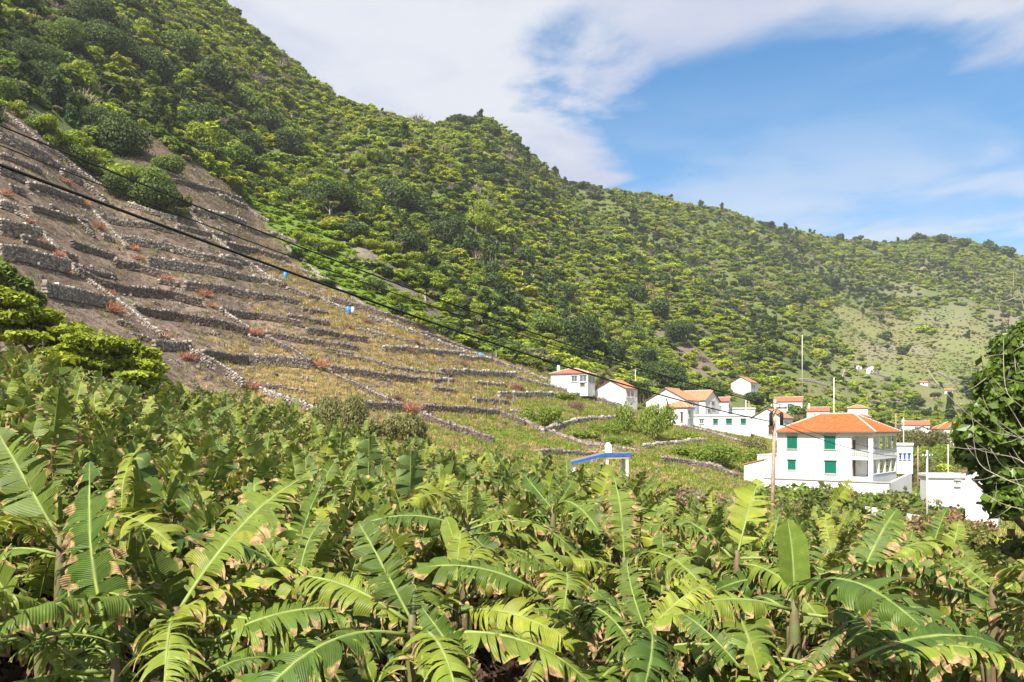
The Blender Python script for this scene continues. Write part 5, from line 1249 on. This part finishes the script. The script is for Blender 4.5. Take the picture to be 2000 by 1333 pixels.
# ------------------------------------------------------------------ barrels and tarp on the terraces
def barrel(label, px, py, hpx, white=False):
    g = ground_at(px, py, 60); k = g.y / F_PX; h = hpx * k; r = h * .34
    e = empty('water_barrel', g, label, 'barrel', 'blue barrels on the terraces')
    mb = MB(); mb.tube([(0, 0, -.1), (0, 0, .05 * h), (0, 0, .3 * h), (0, 0, .34 * h), (0, 0, .62 * h), (0, 0, .66 * h), (0, 0, .95 * h), (0, 0, h)], [r * .9, r, r, r * 1.06, r * 1.06, r, r, r * .85], 14); mb.build('drum', M['barrel_blue'], e, True)
    mb = MB(); mb.tube([(0, 0, h + .002), (0, 0, h + .05)], [r * .8, r * .8], 14); mb.build('lid', M['barrel_blue'], e)
    if white:
        mb = MB(); mb.tube([(r * 1.9, .2, -.1), (r * 1.9, .2, .9 * h), (r * 1.9, .2, 1.0 * h)], [r * .8, r * .8, r * .6], 12); o = mb.build('water_barrel', M['barrel_white'], None, True); o.location = g
        tag(o, 'white barrel standing right beside the blue one', 'barrel', 'blue barrels on the terraces')
barrel('plain blue barrel standing beside a long diagonal wall on the upper terraces', 557, 545, 12)
barrel('blue barrel with a white one at its side on the middle terraces', 680, 613, 13, True)
g = ground_at(938, 697, 60); mb = MB()
vs = [(-.9, -.3, 0), (-.2, -.4, .0), (.6, -.3, 0), (1.0, .1, 0), (.2, .5, 0), (-.7, .4, 0), (-.5, 0, .5), (.1, .05, .75), (.6, .1, .4)]
mb.add(vs, [(0, 1, 7, 6), (1, 2, 8, 7), (2, 3, 8), (3, 4, 7, 8), (4, 5, 6, 7), (5, 0, 6)]); o = mb.build('tarp', M['barrel_blue'], None); o.location = g; o.scale = (1.1, 1.1, 1.2)
tag(o, 'low blue tarp bundle against the wall at the upper edge of the terraces', 'tarp')
for i, (px, py) in enumerate([(850,745),(875,758),(907,763),(952,765),(975,795),(1003,790),(1000,797),(1010,808),(1090,838),(930,790),(876,752),(890,770)]):
    g = ground_at(px, py, 60); mb = MB(); mb.tube([(0, 0, -.2), (.03, 0, 1.5)], [.05, .035], 6); o = mb.build('vine_stake', M['pale_bark'], None); o.location = g
    tag(o, where('thin pale wooden stake in the grass', px, py), 'stake', 'stakes on the terraces')

# thin sea air between the camera and the far slopes
def build_haze():
    mb = MB(); mb.box(-2100, -60, -41, 2100, 1600, 420)
    n = NM('sea haze'); n.N.remove(n.out); out = n.N.new('ShaderNodeOutputMaterial'); v = n.N.new('ShaderNodeVolumePrincipled')
    v.inputs['Color'].default_value = (0.93, 0.96, 1.0, 1); v.inputs['Density'].default_value = 0.00015; v.inputs['Anisotropy'].default_value = 0.2
    n.L.new(v.outputs[0], out.inputs['Volume'])
    o = mb.build('haze', n.mat); tag(o, kind='stuff')
build_haze()
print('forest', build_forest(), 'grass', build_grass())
# ------------------------------------------------------------------ banana plants
def banana_mat():
    n = NM('banana leaf'); p = n.coord()
    r = n.rand()
    base = n.mix(r, (0.052, 0.096, 0.013), (0.165, 0.210, 0.026))
    base = n.mix(n.math('GREATER_THAN', n.math('FRACT', n.math('MULTIPLY', r, 7.31)), 0.90), base, (0.19, 0.225, 0.025))
    v = n.attr('vein', 'GEOMETRY', 'Fac'); a = n.attr('across', 'GEOMETRY', 'Fac'); d = n.attr('dry', 'GEOMETRY', 'Fac'); sh = n.attr('shade', 'GEOMETRY', 'Fac')
    st = n.math('SINE', n.math('MULTIPLY', v, 230.0)); st2 = n.math('SINE', n.math('MULTIPLY', v, 71.0))
    val = n.math('ADD', n.math('MULTIPLY', st, 0.075), n.math('ADD', n.math('MULTIPLY', st2, 0.05), n.math('ADD', n.math('MULTIPLY', sh, 0.45), 0.78)))
    c = n.hsv(base, 0.5, 1.0, val)
    c = n.mix(n.mr(n.noise(p, 5.0, 4, 0.6), 0.42, 0.7, 0, 0.6), c, n.hsv(c, 0.478, 1.0, 1.35))
    c = n.mix(n.mr(a, 0.0, 0.09, 0.55, 0.0), c, (0.30, 0.36, 0.10))
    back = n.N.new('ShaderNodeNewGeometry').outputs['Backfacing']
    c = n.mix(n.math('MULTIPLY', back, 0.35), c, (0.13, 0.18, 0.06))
    ed = n.math('ADD', d, n.math('MULTIPLY', n.math('SUBTRACT', n.noise(p, 9.0, 4, 0.65), 0.5), 0.7))
    yel = n.mr(ed, 0.22, 0.50); c = n.mix(n.math('MULTIPLY', yel, 0.75), c, (0.34, 0.27, 0.045))
    brown = n.mix(n.mr(n.noise(p, 14, 3), .35, .65), (0.20, 0.12, 0.055), (0.44, 0.31, 0.155))
    k = n.mr(ed, 0.42, 0.66); c = n.mix(k, c, brown)
    t = n.hsv(c, 0.482, 1.1, 1.9)
    nb = n.bump(st, 0.35, 0.006)
    rough = n.math('ADD', 0.45, n.math('MULTIPLY', k, 0.4))
    b = n.bsdf(c, rough, 0.27, nb)
    tr = n.N.new('ShaderNodeBsdfTranslucent'); n.put(t, tr.inputs['Color'])
    mx = n.N.new('ShaderNodeMixShader'); mx.inputs[0].default_value = 0.15
    n.L.new(b, mx.inputs[1]); n.L.new(tr.outputs[0], mx.inputs[2])
    return n.done(mx.outputs[0])
M['banana'] = banana_mat()
M['midrib'] = plain('banana midrib', (0.20, 0.25, 0.06), 0.55, 0.2, 3)
def stem_mat():
    n = NM('banana pseudostem'); p = n.coord()
    c = n.mix(n.mr(n.noise(p, 3.0, 5, 0.65), 0.4, 0.62), (0.13, 0.15, 0.05), (0.14, 0.085, 0.05))
    return n.done(n.bsdf(c, 0.6, 0.3, n.bump(n.noise(p, 10, 3), 0.4, 0.03)))
M['stem'] = stem_mat()

LEAF = {}
def leaf_mesh(cls, seed, down=(0, 0, -1.0)):
    """one blade, torn along its veins by the wind, and its midrib"""
    L, W, e0, e1, tears, droop, dry, fold = {
        'erect': (2.25, .37, 80, 46, 32, .34, .75, .30), 'mid': (2.4, .40, 64, 8, 38, .60, .85, .25), 'arch': (2.3, .40, 58, -38, 38, .78, .95, .22), 'flat': (2.1, .40, 34, -30, 34, .92, .85, .2),
        'hang': (2.1, .42, 10, -80, 30, .85, 1.0, .1), 'dead': (1.9, .26, -25, -86, 22, .6, 1.6, -.3), 'ribbon': (2.4, .44, 66, 24, 42, .72, 1.25, .2), 'whole': (2.0, .38, 86, 66, 0, .10, .10, .5), 'paddle': (2.0, .34, 76, 46, 6, .2, .25, .42), 'fan': (2.3, .44, 82, 62, 14, .15, .7, .2)}[cls]
    rs = np.random.default_rng(seed * 13 + len(cls) * 7)
    L *= rs.uniform(.9, 1.1); pet = .30; NT = 40
    tt = np.linspace(0, 1, NT + 1)
    ang = np.radians(e0 + (e1 - e0) * tt ** 1.25 + rs.normal(0, 2, NT + 1).cumsum() * .3)
    side_bend = rs.normal(0, .12) * tt ** 2
    T_ = np.stack([np.cos(ang) * np.cos(side_bend), np.sin(side_bend), np.sin(ang)], -1); T_ /= np.linalg.norm(T_, axis=1, keepdims=True)
    ds = (L + pet) / NT
    C = np.concatenate([np.zeros((1, 3)), np.cumsum(T_[:-1] * ds, 0)])
    Nn = np.stack([-np.sin(ang), np.zeros(NT + 1), np.cos(ang)], -1)
    Yy = np.cross(Nn, T_); t_pet = pet / (L + pet)
    def at(arr, t): f = np.clip(t, 0, 1) * NT; i = np.minimum(f.astype(int), NT - 1); a = (f - i)[:, None]; return arr[i] * (1 - a) + arr[i + 1] * a
    V, F, vein, acr, dr, sh = [], [], [], [], [], []
    roll = rs.normal(0, .12)
    for s in (-1, 1):
        if tears:
            n = tears + int(rs.integers(-2, 3)); b = np.cumsum(rs.exponential(.85, n) + .25); b = b / b[-1] * rs.uniform(.92, 1.0); b = np.concatenate([[0], b, [1]]); b = b[np.concatenate([[True], np.diff(b) > .012])]
            if b[-1] < 1: b[-1] = 1
            if rs.random() < .22 and cls in ('erect', 'fan', 'paddle'):       # the tip often stays whole
                b = np.concatenate([b[b < .62], [1.0]])
        else: b = np.array([0, 1.0])
        for k in range(len(b) - 1):
            t0, t1 = b[k], b[k + 1]; nc = max(2, int((t1 - t0) * 26) + 1); nr = 6 if tears else 7
            ti = np.linspace(t0, t1, nc + 1)
            tau = t_pet + ti * (1 - t_pet)
            c0, tn, nm, ly = at(C, tau), at(T_, tau), at(Nn, tau), at(Yy, tau)
            w = W * np.minimum(1, (ti / .14 + .02) ** .55) * np.minimum(1, ((1.0 - ti) / .34 + .015) ** .62)
            one = (k == len(b) - 2 and t1 - t0 > .3) or not tears
            g_i = droop * (rs.uniform(.45, 1.3) if not one else .5); f_i = fold + (rs.normal(0, .18) if not one else 0) + s * roll; sk = rs.uniform(.18, .38); tw = rs.normal(.28, .28) if tears else 0 * (0 if one else 1); lenf = rs.uniform(.82, 1.08) if not one else 1
            curl = rs.normal(0, .5) if tears else 0; strand = bool(tears) and not one and rs.random() < .14 + .28 * min(dry, 1)
            if strand: lenf *= rs.uniform(1.05, 1.3); curl *= 2
            miss = tears and not one and rs.random() < .09
            if miss: continue
            d = s * ly * math.cos(f_i) + nm * math.sin(f_i) + tn * sk; d /= np.linalg.norm(d, axis=1, keepdims=True)
            pos = c0.copy(); o = len(V) and sum(len(x) for x in V) or 0; rows = []
            wm = max(w.mean(), .05); dry_i = dry * (rs.uniform(.1, 1.5) ** 1.3 if not one else .45); rag = 1 + (rs.normal(0, .07, nc + 1) if tears and not one else 0)
            for r in range(nr + 1):
                q = r / nr
                rows.append(pos.copy())
                dd = d * (1 - min(.95, g_i * q * 1.1)) + np.array(down) * g_i * q * 1.1 + tn * curl * q * q * .5
                dd /= np.linalg.norm(dd, axis=1, keepdims=True)
                pos = pos + dd * (w * lenf * rag / nr)[:, None]
            rows = np.array(rows)                        # (nr+1, nc+1, 3)
            q = np.linspace(0, 1, nr + 1)[:, None, None]
            if not one:
                ctr = rows.mean(1, keepdims=True); rows = rows + (ctr - rows) * (.03 * q ** .5 + (.78 if strand else .09) * q ** 3)
                rows = rows + nm[None] * (tw * (ti - ti.mean()) * L)[None, :, None] * q
            rows = rows + nm[None] * (.016 * np.sin(ti * 31 + s + seed))[None, :, None] * q
            V.append(rows.reshape(-1, 3)); m = nc + 1
            for r in range(nr):
                for c in range(nc):
                    a = o + r * m + c; f = (a, a + 1, a + m + 1, a + m); F.append(f if s > 0 else f[::-1])
            Q = np.repeat(np.linspace(0, 1, nr + 1), m)
            vein.append(np.tile(ti * L, nr + 1) - .25 * Q * W); acr.append(Q); shd = rs.random()
            dr.append(np.clip((Q - 1.0 + .22 * dry_i + rs.normal(0, .05, nc + 1)[np.tile(np.arange(m), nr + 1)]) * 5.0 * (dry_i > .12) + (max(0, dry - 1)) * 1.2 + (.8 * Q if (dry_i > 1.15 and rs.random() < .5) else 0) + (1.2 * np.clip((Q - .72) * 4, 0, 1) if strand else 0), 0, 1)); sh.append(np.full(len(Q), shd))
    V = np.concatenate(V)
    me = np_mesh('leaf', V, F, [M['banana'], M['midrib']], True)
    for nm_, arr in (('vein', vein), ('across', acr), ('dry', dr), ('shade', sh)):
        x = me.attributes.new(nm_, 'FLOAT', 'POINT'); x.data.foreach_set('value', np.concatenate(arr).astype(np.float32))
    bm = bmesh.new(); bm.from_mesh(me); bmesh.ops.remove_doubles(bm, verts=bm.verts, dist=.0005); bm.to_mesh(me); bm.free()
    mb = MB(); sel = list(range(0, NT + 1, 3)); mb.tube([Vector(C[i]) - Vector(Nn[i]) * .004 for i in sel], [.024 * (1 - i / NT) ** .8 + .004 for i in sel], 6)
    rib = mb.mesh('midrib', M['stem'] if cls == 'dead' else M['midrib'], True)
    # far version: blade and midrib in one
    bm = bmesh.new(); bm.from_mesh(me); mbv = [bm.verts.new(v) for v in mb.v]
    for f in mb.f:
        fa = bm.faces.new([mbv[i] for i in f]); fa.material_index = 1
    one_ = bpy.data.meshes.new('leaf'); bm.to_mesh(one_); bm.free(); one_.materials.append(M['banana']); one_.materials.append(M['stem'] if cls == 'dead' else M['midrib'])
    return me, rib, one_, C[-1], Nn
CLASSES = {'ribbon': 4, 'erect': 4, 'mid': 5, 'arch': 6, 'flat': 4, 'hang': 4, 'dead': 3, 'whole': 2, 'paddle': 3, 'fan': 2}
for c, n in CLASSES.items():
    for k in range(n): LEAF[c, k] = leaf_mesh(c, k)
STEMS = []
for k in range(4):
    mb = MB(); rr = random.Random(k); mb.tube([(0, 0, -.3), (rr.uniform(-.03, .03), 0, .5), (rr.uniform(-.05, .05), rr.uniform(-.05, .05), 1.2), (0, 0, 1.7), (0, 0, 2.0)], [.15, .13, .10, .075, .04], 9)
    for a in range(5):
        o = Vector((math.cos(a * 1.3), math.sin(a * 1.3), 0)); mb.tube([o * .10 + Vector((0, 0, .3 + a * .25)), o * .10 + Vector((0, 0, 1.0 + a * .15)), o * .22 + Vector((0, 0, 1.35 + a * .12))], [.02, .05, .01], 5)
    STEMS.append(mb.mesh('stem', M['stem'], True))
BAN_LAND = [(1540, 1085, 'the bright upright paddle leaf'), (480, 1060, 'the great shredded leaf with brown strips'), (1590, 1270, 'the dried brown leaf'), (1460, 1010, 'the upright fan shaped leaf'), (1210, 1010, 'the tall comb like upright leaf'), (890, 1050, 'the fresh whole leaf at the middle'), (230, 1180, 'the dark torn leaf at the left'), (1720, 1060, 'the feathered leaf below the white house')]
N_BAN = 0
def add_leaf(plant, cls, k, loc, quat, sc, near, own=None):
    me, rib, one_, tip, _ = own or LEAF[cls, k % CLASSES[cls]]
    o = bpy.data.objects.new('leaf', me if near else one_); COL.objects.link(o); o.parent = plant
    o.location = loc; o.rotation_mode = 'QUATERNION'; o.rotation_quaternion = quat; o.scale = sc if hasattr(sc, '__len__') else (sc, sc, sc)
    if cls == 'dead': o['label'] = 'dried brown hanging leaf'
    if near:
        r = bpy.data.objects.new('midrib', rib); COL.objects.link(r); r.parent = o
    return o
def banana_plant(x, y, label, group='banana plants of the plantation', near=False, h=None, n=9, rs=random, skip_az=None, size=1.0, low=False):
    global N_BAN
    N_BAN += 1
    g = ground_xy(x, y); h = h if h else rs.uniform(.85, 1.35) * size
    e = empty('banana_plant', g, label, 'banana plant', group)
    e.rotation_euler = (rs.gauss(0, .05), rs.gauss(0, .05), 0)
    link('stem', STEMS[rs.randrange(4)], e, (0, 0, 0), (0, 0, rs.uniform(0, 6.28)), (.9 * size, .9 * size, h / 1.95))
    order = ['whole' if rs.random() < .07 else 'erect', 'paddle' if rs.random() < .10 else 'erect', rs.choice(['erect', 'erect', 'fan']), 'erect', 'mid', rs.choice(['mid', 'ribbon']), rs.choice(['ribbon', 'arch']), rs.choice(['arch', 'mid']), rs.choice(['flat', 'hang', 'arch']), 'hang', 'arch', 'dead'][:n + 1] if n < 13 else ['erect', 'paddle', 'mid', 'mid', 'arch', 'arch', 'flat', 'flat', 'hang', 'hang', 'dead']
    if low: order = ['flat', 'hang', 'flat', 'hang', 'hang', 'dead', 'hang']
    elif rs.random() < .5: order = order[1:]
    az = rs.uniform(0, 6.28)
    for i, c in enumerate(order):
        az += 2.4 + rs.gauss(0, .35)
        if skip_az is not None and abs((az - skip_az + math.pi) % (2 * math.pi) - math.pi) < .5: continue
        eu = Euler((rs.gauss(0, .3), rs.gauss(0, .14), az)); s = rs.uniform(.90, 1.22) * size * (.85 if low else 1)
        add_leaf(e, c, rs.randrange(9), (math.cos(az) * .05, math.sin(az) * .05, h - i * .045 - (.25 if c == 'dead' else 0)), eu.to_quaternion(), s, near)
    return e
TAKEN = []
FRONT = []     # sight lines to the leaves that stand out: lower plants grow before them
def hero(leaves, label, seed, n=7, h=None):
    """leaves: (class, variant, base px, base py, base Y, tip px, tip py, tip Y, roll direction px-wise); the first one sets the plant"""
    rs = random.Random(seed)
    B0 = P(leaves[0][2], leaves[0][3], leaves[0][4]); g = ground_xy(B0.x, B0.y); h = max(.9, B0.z - g.z)
    plant = banana_plant(B0.x, B0.y, label, near=True, h=h, n=n, rs=rs, low=True)
    plant.rotation_euler = (0, 0, 0)
    TAKEN.append((B0.x, B0.y)); FRONT.append((min(min(l[2], l[5]) for l in leaves) - 30, max(max(l[2], l[5]) for l in leaves) + 30, B0.y))
    for (cls, k, bx, by, bY, tx, ty, tY, face) in leaves:
        B = P(bx, by, bY); T = P(tx, ty, tY); tip = Vector(LEAF[cls, k % CLASSES[cls]][3]); D = T - B; s = D.length / tip.length
        xw = D.normalized(); fv = Vector(face).normalized(); yw = fv.cross(xw).normalized(); zw = xw.cross(yw)
        xl = tip.normalized(); yl = Vector((0, 1, 0)); yl = (yl - xl * yl.dot(xl)).normalized(); zl = xl.cross(yl)
        A = Matrix((xw, yw, zw)).transposed() @ Matrix((xl, yl, zl))
        dn = A.transposed() @ Vector((0, 0, -1))        # the torn strips hang towards the ground
        add_leaf(plant, cls, k, B - g, A.to_quaternion(), (s, s * 1.25, s), True, leaf_mesh(cls, k % CLASSES[cls], tuple(dn)))
    return plant
# the leaves that stand out in the foreground; face = direction that the upper side of the leaf looks
FC = (-.25, -.8, .6); FL = (-.5, -.72, .45); FR = (.6, -.5, .6); FU = (-.1, -.3, 1)
hero([('erect', 0, 805, 1215, 8.3, 700, 1018, 8.9, FC), ('erect', 2, 940, 1345, 7.6, 822, 1183, 8.0, FC), ('paddle', 1, 735, 1345, 7.4, 690, 1248, 7.6, FC)], 'banana plant with two broad half torn leaves at the bottom middle', 1, 8)
hero([('ribbon', 1, 225, 1300, 7.6, 180, 900, 8.4, FL), ('hang', 1, 228, 1260, 7.6, 20, 1290, 7.4, FU)], 'banana plant with dark shredded leaf hanging in strips at the lower left', 2, 8)
hero([('ribbon', 2, 345, 1200, 8.2, 608, 925, 9.2, FL), ('flat', 1, 420, 1252, 8.0, 742, 1212, 8.6, FU), ('flat', 2, 400, 1322, 7.4, 552, 1296, 7.9, FU)], 'banana plant with one great slanting leaf shredded into brown tipped strips', 3, 8)
hero([('erect', 1, 118, 1056, 10.2, -5, 838, 10.8, FC), ('mid', 2, 240, 1016, 11.5, 280, 868, 12.2, FL)], 'banana plant with pale thick midrib slanting to the left edge', 4)
hero([('fan', 0, 892, 1168, 9.8, 902, 1030, 10.2, (-.5, -.8, .4)), ('whole', 0, 902, 1095, 11.4, 872, 1010, 11.8, FL)], 'banana plant with fresh whole leaf before a wide pale one at the middle', 5)
hero([('erect', 3, 910, 1020, 14, 914, 940, 14.4, FC), ('mid', 0, 930, 1030, 14, 990, 990, 14.3, FR)], 'banana plant with evenly split feathery leaf above the fresh whole leaf', 6)
hero([('fan', 1, 1080, 996, 15.5, 1022, 926, 16, FC), ('mid', 3, 1078, 1000, 15.5, 1120, 930, 16.2, FR)], 'banana plant with fan tipped leaf below the left end of the pergola', 7)
hero([('ribbon', 1, 1220, 1098, 12.4, 1200, 926, 12.9, FC)], 'banana plant with tall comb like upright leaf below the pergola', 8)
hero([('ribbon', 3, 1082, 1155, 9.4, 985, 1075, 8.9, FR), ('arch', 4, 1130, 1245, 8.8, 1040, 1190, 8.2, FR)], 'banana plant with arching leaves cut into drooping brown tipped ribbons', 9)
hero([('fan', 1, 1440, 1085, 12.2, 1482, 938, 12.8, FC)], 'banana plant with upright fan shaped leaf pointing at the utility pole', 10)
hero([('whole', 1, 1552, 1175, 9.2, 1540, 1015, 9.4, (-.35, -.9, .3))], 'banana plant with one bright smooth upright paddle leaf below the white house', 11)
hero([('ribbon', 0, 1676, 1138, 11.6, 1752, 994, 12.6, FC), ('mid', 2, 1625, 1085, 15, 1612, 1002, 15.6, FL), ('erect', 2, 1615, 1000, 17, 1660, 938, 17.4, FR)], 'banana plant with evenly feathered leaf slanting right below the white house', 12)
hero([('paddle', 2, 1492, 1345, 7.6, 1466, 1252, 7.9, FL), ('arch', 1, 1450, 1310, 7.8, 1330, 1200, 8.4, FC)], 'banana plant with short whole leaf at the bottom right of the middle', 13)
hero([('flat', 3, 1625, 1285, 8.2, 1830, 1200, 8.9, FU), ('flat', 0, 1650, 1300, 8, 1990, 1286, 8.4, FU), ('dead', 0, 1655, 1215, 8.3, 1560, 1340, 7.8, FL)], 'banana plant with dried brown leaf hanging left and long flat leaves right', 14)
hero([('mid', 1, 1940, 1152, 10.2, 1862, 1092, 10.8, FL), ('arch', 3, 1950, 1160, 10, 2040, 1090, 10.5, FR)], 'banana plant at the right edge below the brambles', 15)
hero([('arch', 5, 1260, 1240, 8.8, 1390, 1145, 9.4, FC), ('mid', 0, 1262, 1235, 8.8, 1225, 1090, 9.4, FL)], 'banana plant with twisted yellow tipped leaves right of the bottom middle', 16)
hero([('mid', 3, 80, 1230, 8.0, -20, 1080, 8.6, FL), ('hang', 2, 85, 1235, 8.0, 130, 1330, 7.4, FC)], 'banana plant at the lower left corner with hanging ribbons', 17)
hero([('mid', 4, 585, 1140, 10, 640, 1010, 10.8, FL), ('paddle', 0, 560, 1130, 10, 500, 1040, 10.5, FC)], 'banana plant with leaning leaf right of the great shredded leaf', 18)

FIELD_PX = [-700, -300, 0, 200, 350, 500, 650, 800, 1000, 1200, 1400, 1600, 1800, 1900, 2000, 2200]
FIELD_Y = [26, 36, 43, 51, 60, 70, 66, 60, 50, 38, 36, 35, 28, 17, 12.5, 11]
def build_plantation():
    rs = random.Random(21); spots = []
    def free(x, y, d): return all((x - a) ** 2 + (y - b) ** 2 > d * d for a, b in TAKEN)
    tries = 0
    cand = []
    for _ in range(26000):
        px = rs.uniform(-330, 2230); Y = math.sqrt(rs.uniform(6.1 ** 2, 72 ** 2)); x = (px - CX) / F_PX * Y
        if Y > pchip(FIELD_PX, FIELD_Y, px): continue
        cand.append((x, Y, px))
    for x, Y, px in cand:
        d = (1.18 if Y < 9 else 1.40) + .012 * Y
        if free(x, Y, d): TAKEN.append((x, Y)); spots.append((Y, x, px))
    spots.sort()
    n_vis = 0; rest = []
    for Y, x, px in spots:
        inview = -60 < px < 2060
        if not inview and Y > 30: continue
        if n_vis >= 284: rest.append((x, Y)); continue
        n_vis += 1
        g = ground_xy(x, Y); py = HY - F_PX * (g.z + 2.6) / Y
        if Y < 12.5 and inview:
            global LAND
            keep = LAND; LAND = BAN_LAND; lab = where('torn leaved banana plant', px, min(py, 1300)); LAND = keep
        else:
            bins = [(160, 'the left green tree'), (380, 'the leftmost stone walls'), (560, 'the long stone wall ends'), (730, 'the wide olive bush'), (900, 'the small olive bush'), (1100, 'the middle terraces'), (1260, 'the blue edged pergola'), (1420, 'the round fig bush'), (1580, 'the leaning utility pole'), (1720, 'the two storey white house'), (9999, 'the slim grey pole')]
            nm = next(b_ for lim, b_ in bins if px < lim)
            band = 'near rows' if Y < 17 else ('second rows' if Y < 24 else ('middle rows' if Y < 33 else ('far rows' if Y < 46 else 'farthest rows')))
            if not inview: lab = 'banana plant at the side of the plantation, mostly outside the view'
            else: lab = f'torn leaved banana plant in the {band}, directly below {nm}'
        infront = any(a - 1700 / Y < px < b + 1700 / Y and Y < h_ + .4 and Y > h_ - 5 for a, b, h_ in FRONT)
        banana_plant(x, Y, lab, low=infront, near=Y < 15, n=11 if Y < 34 else 9, rs=rs, size=(.74 if infront else 1) * (1.0 if Y < 11 else (.84 if px > 1250 else 1.0)), h=rs.uniform(.55, .95) if Y < 11 else None)
    # the farthest rows, past the plants that can be told apart
    if rest:
        meshes = []
        for k in range(4):
            r2 = random.Random(50 + k); bm = bmesh.new()
            st = STEMS[k].copy(); st.transform(Matrix.Diagonal((1.1, 1.1, .95, 1))); bm.from_mesh(st)
            az = 0
            for i, c in enumerate(['erect', 'paddle', 'mid', 'mid', 'arch', 'flat', 'hang']):
                az += 2.4; t = LEAF[c, r2.randrange(9) % CLASSES[c]][2].copy(); t.transform(Matrix.Translation((0, 0, 1.8 - i * .05)) @ Euler((r2.gauss(0, .15), 0, az)).to_matrix().to_4x4() @ Matrix.Scale(.95, 4)); bm.from_mesh(t)
            m_ = bpy.data.meshes.new('far_banana'); bm.to_mesh(m_); bm.free()
            for q in (M['banana'], M['midrib'], M['stem']): m_.materials.append(q)
            meshes.append(m_)
        n = len(rest); pts = [(x, y, float(terrain_z(x, y))) for x, y in rest]; r3 = np.random.default_rng(3); s = r3.uniform(.85, 1.1, n)
        scatter('far_banana_rows', pts, np.stack([np.zeros(n), np.zeros(n), r3.uniform(0, 6.28, n)], -1), np.stack([s, s, s], -1), r3.integers(0, 4, n), np.ones((n, 3)), meshes)
    print('bananas', n_vis, 'rest', len(rest))
build_plantation()
# dry litter on the soil under the plants
def build_litter():
    rs = np.random.default_rng(9); n = 5000; u = rs.uniform(-.72, .72, n); Y = np.sqrt(rs.uniform(5 ** 2, 34 ** 2, n)); x = u * Y; z = terrain_z(x, Y)
    me = twig_mesh('litter', M['grass_inst'], 33, 14, .5, .2, .05)
    s = rs.uniform(.6, 1.6, n)
    scatter('leaf_litter', np.stack([x, Y, z], -1), np.stack([np.zeros(n), np.zeros(n), rs.uniform(0, 6.28, n)], -1), np.stack([s, s, s], -1), np.zeros(n), np.array((.10, .065, .042)) * rs.uniform(.5, 1.5, (n, 1)), [me])
build_litter()
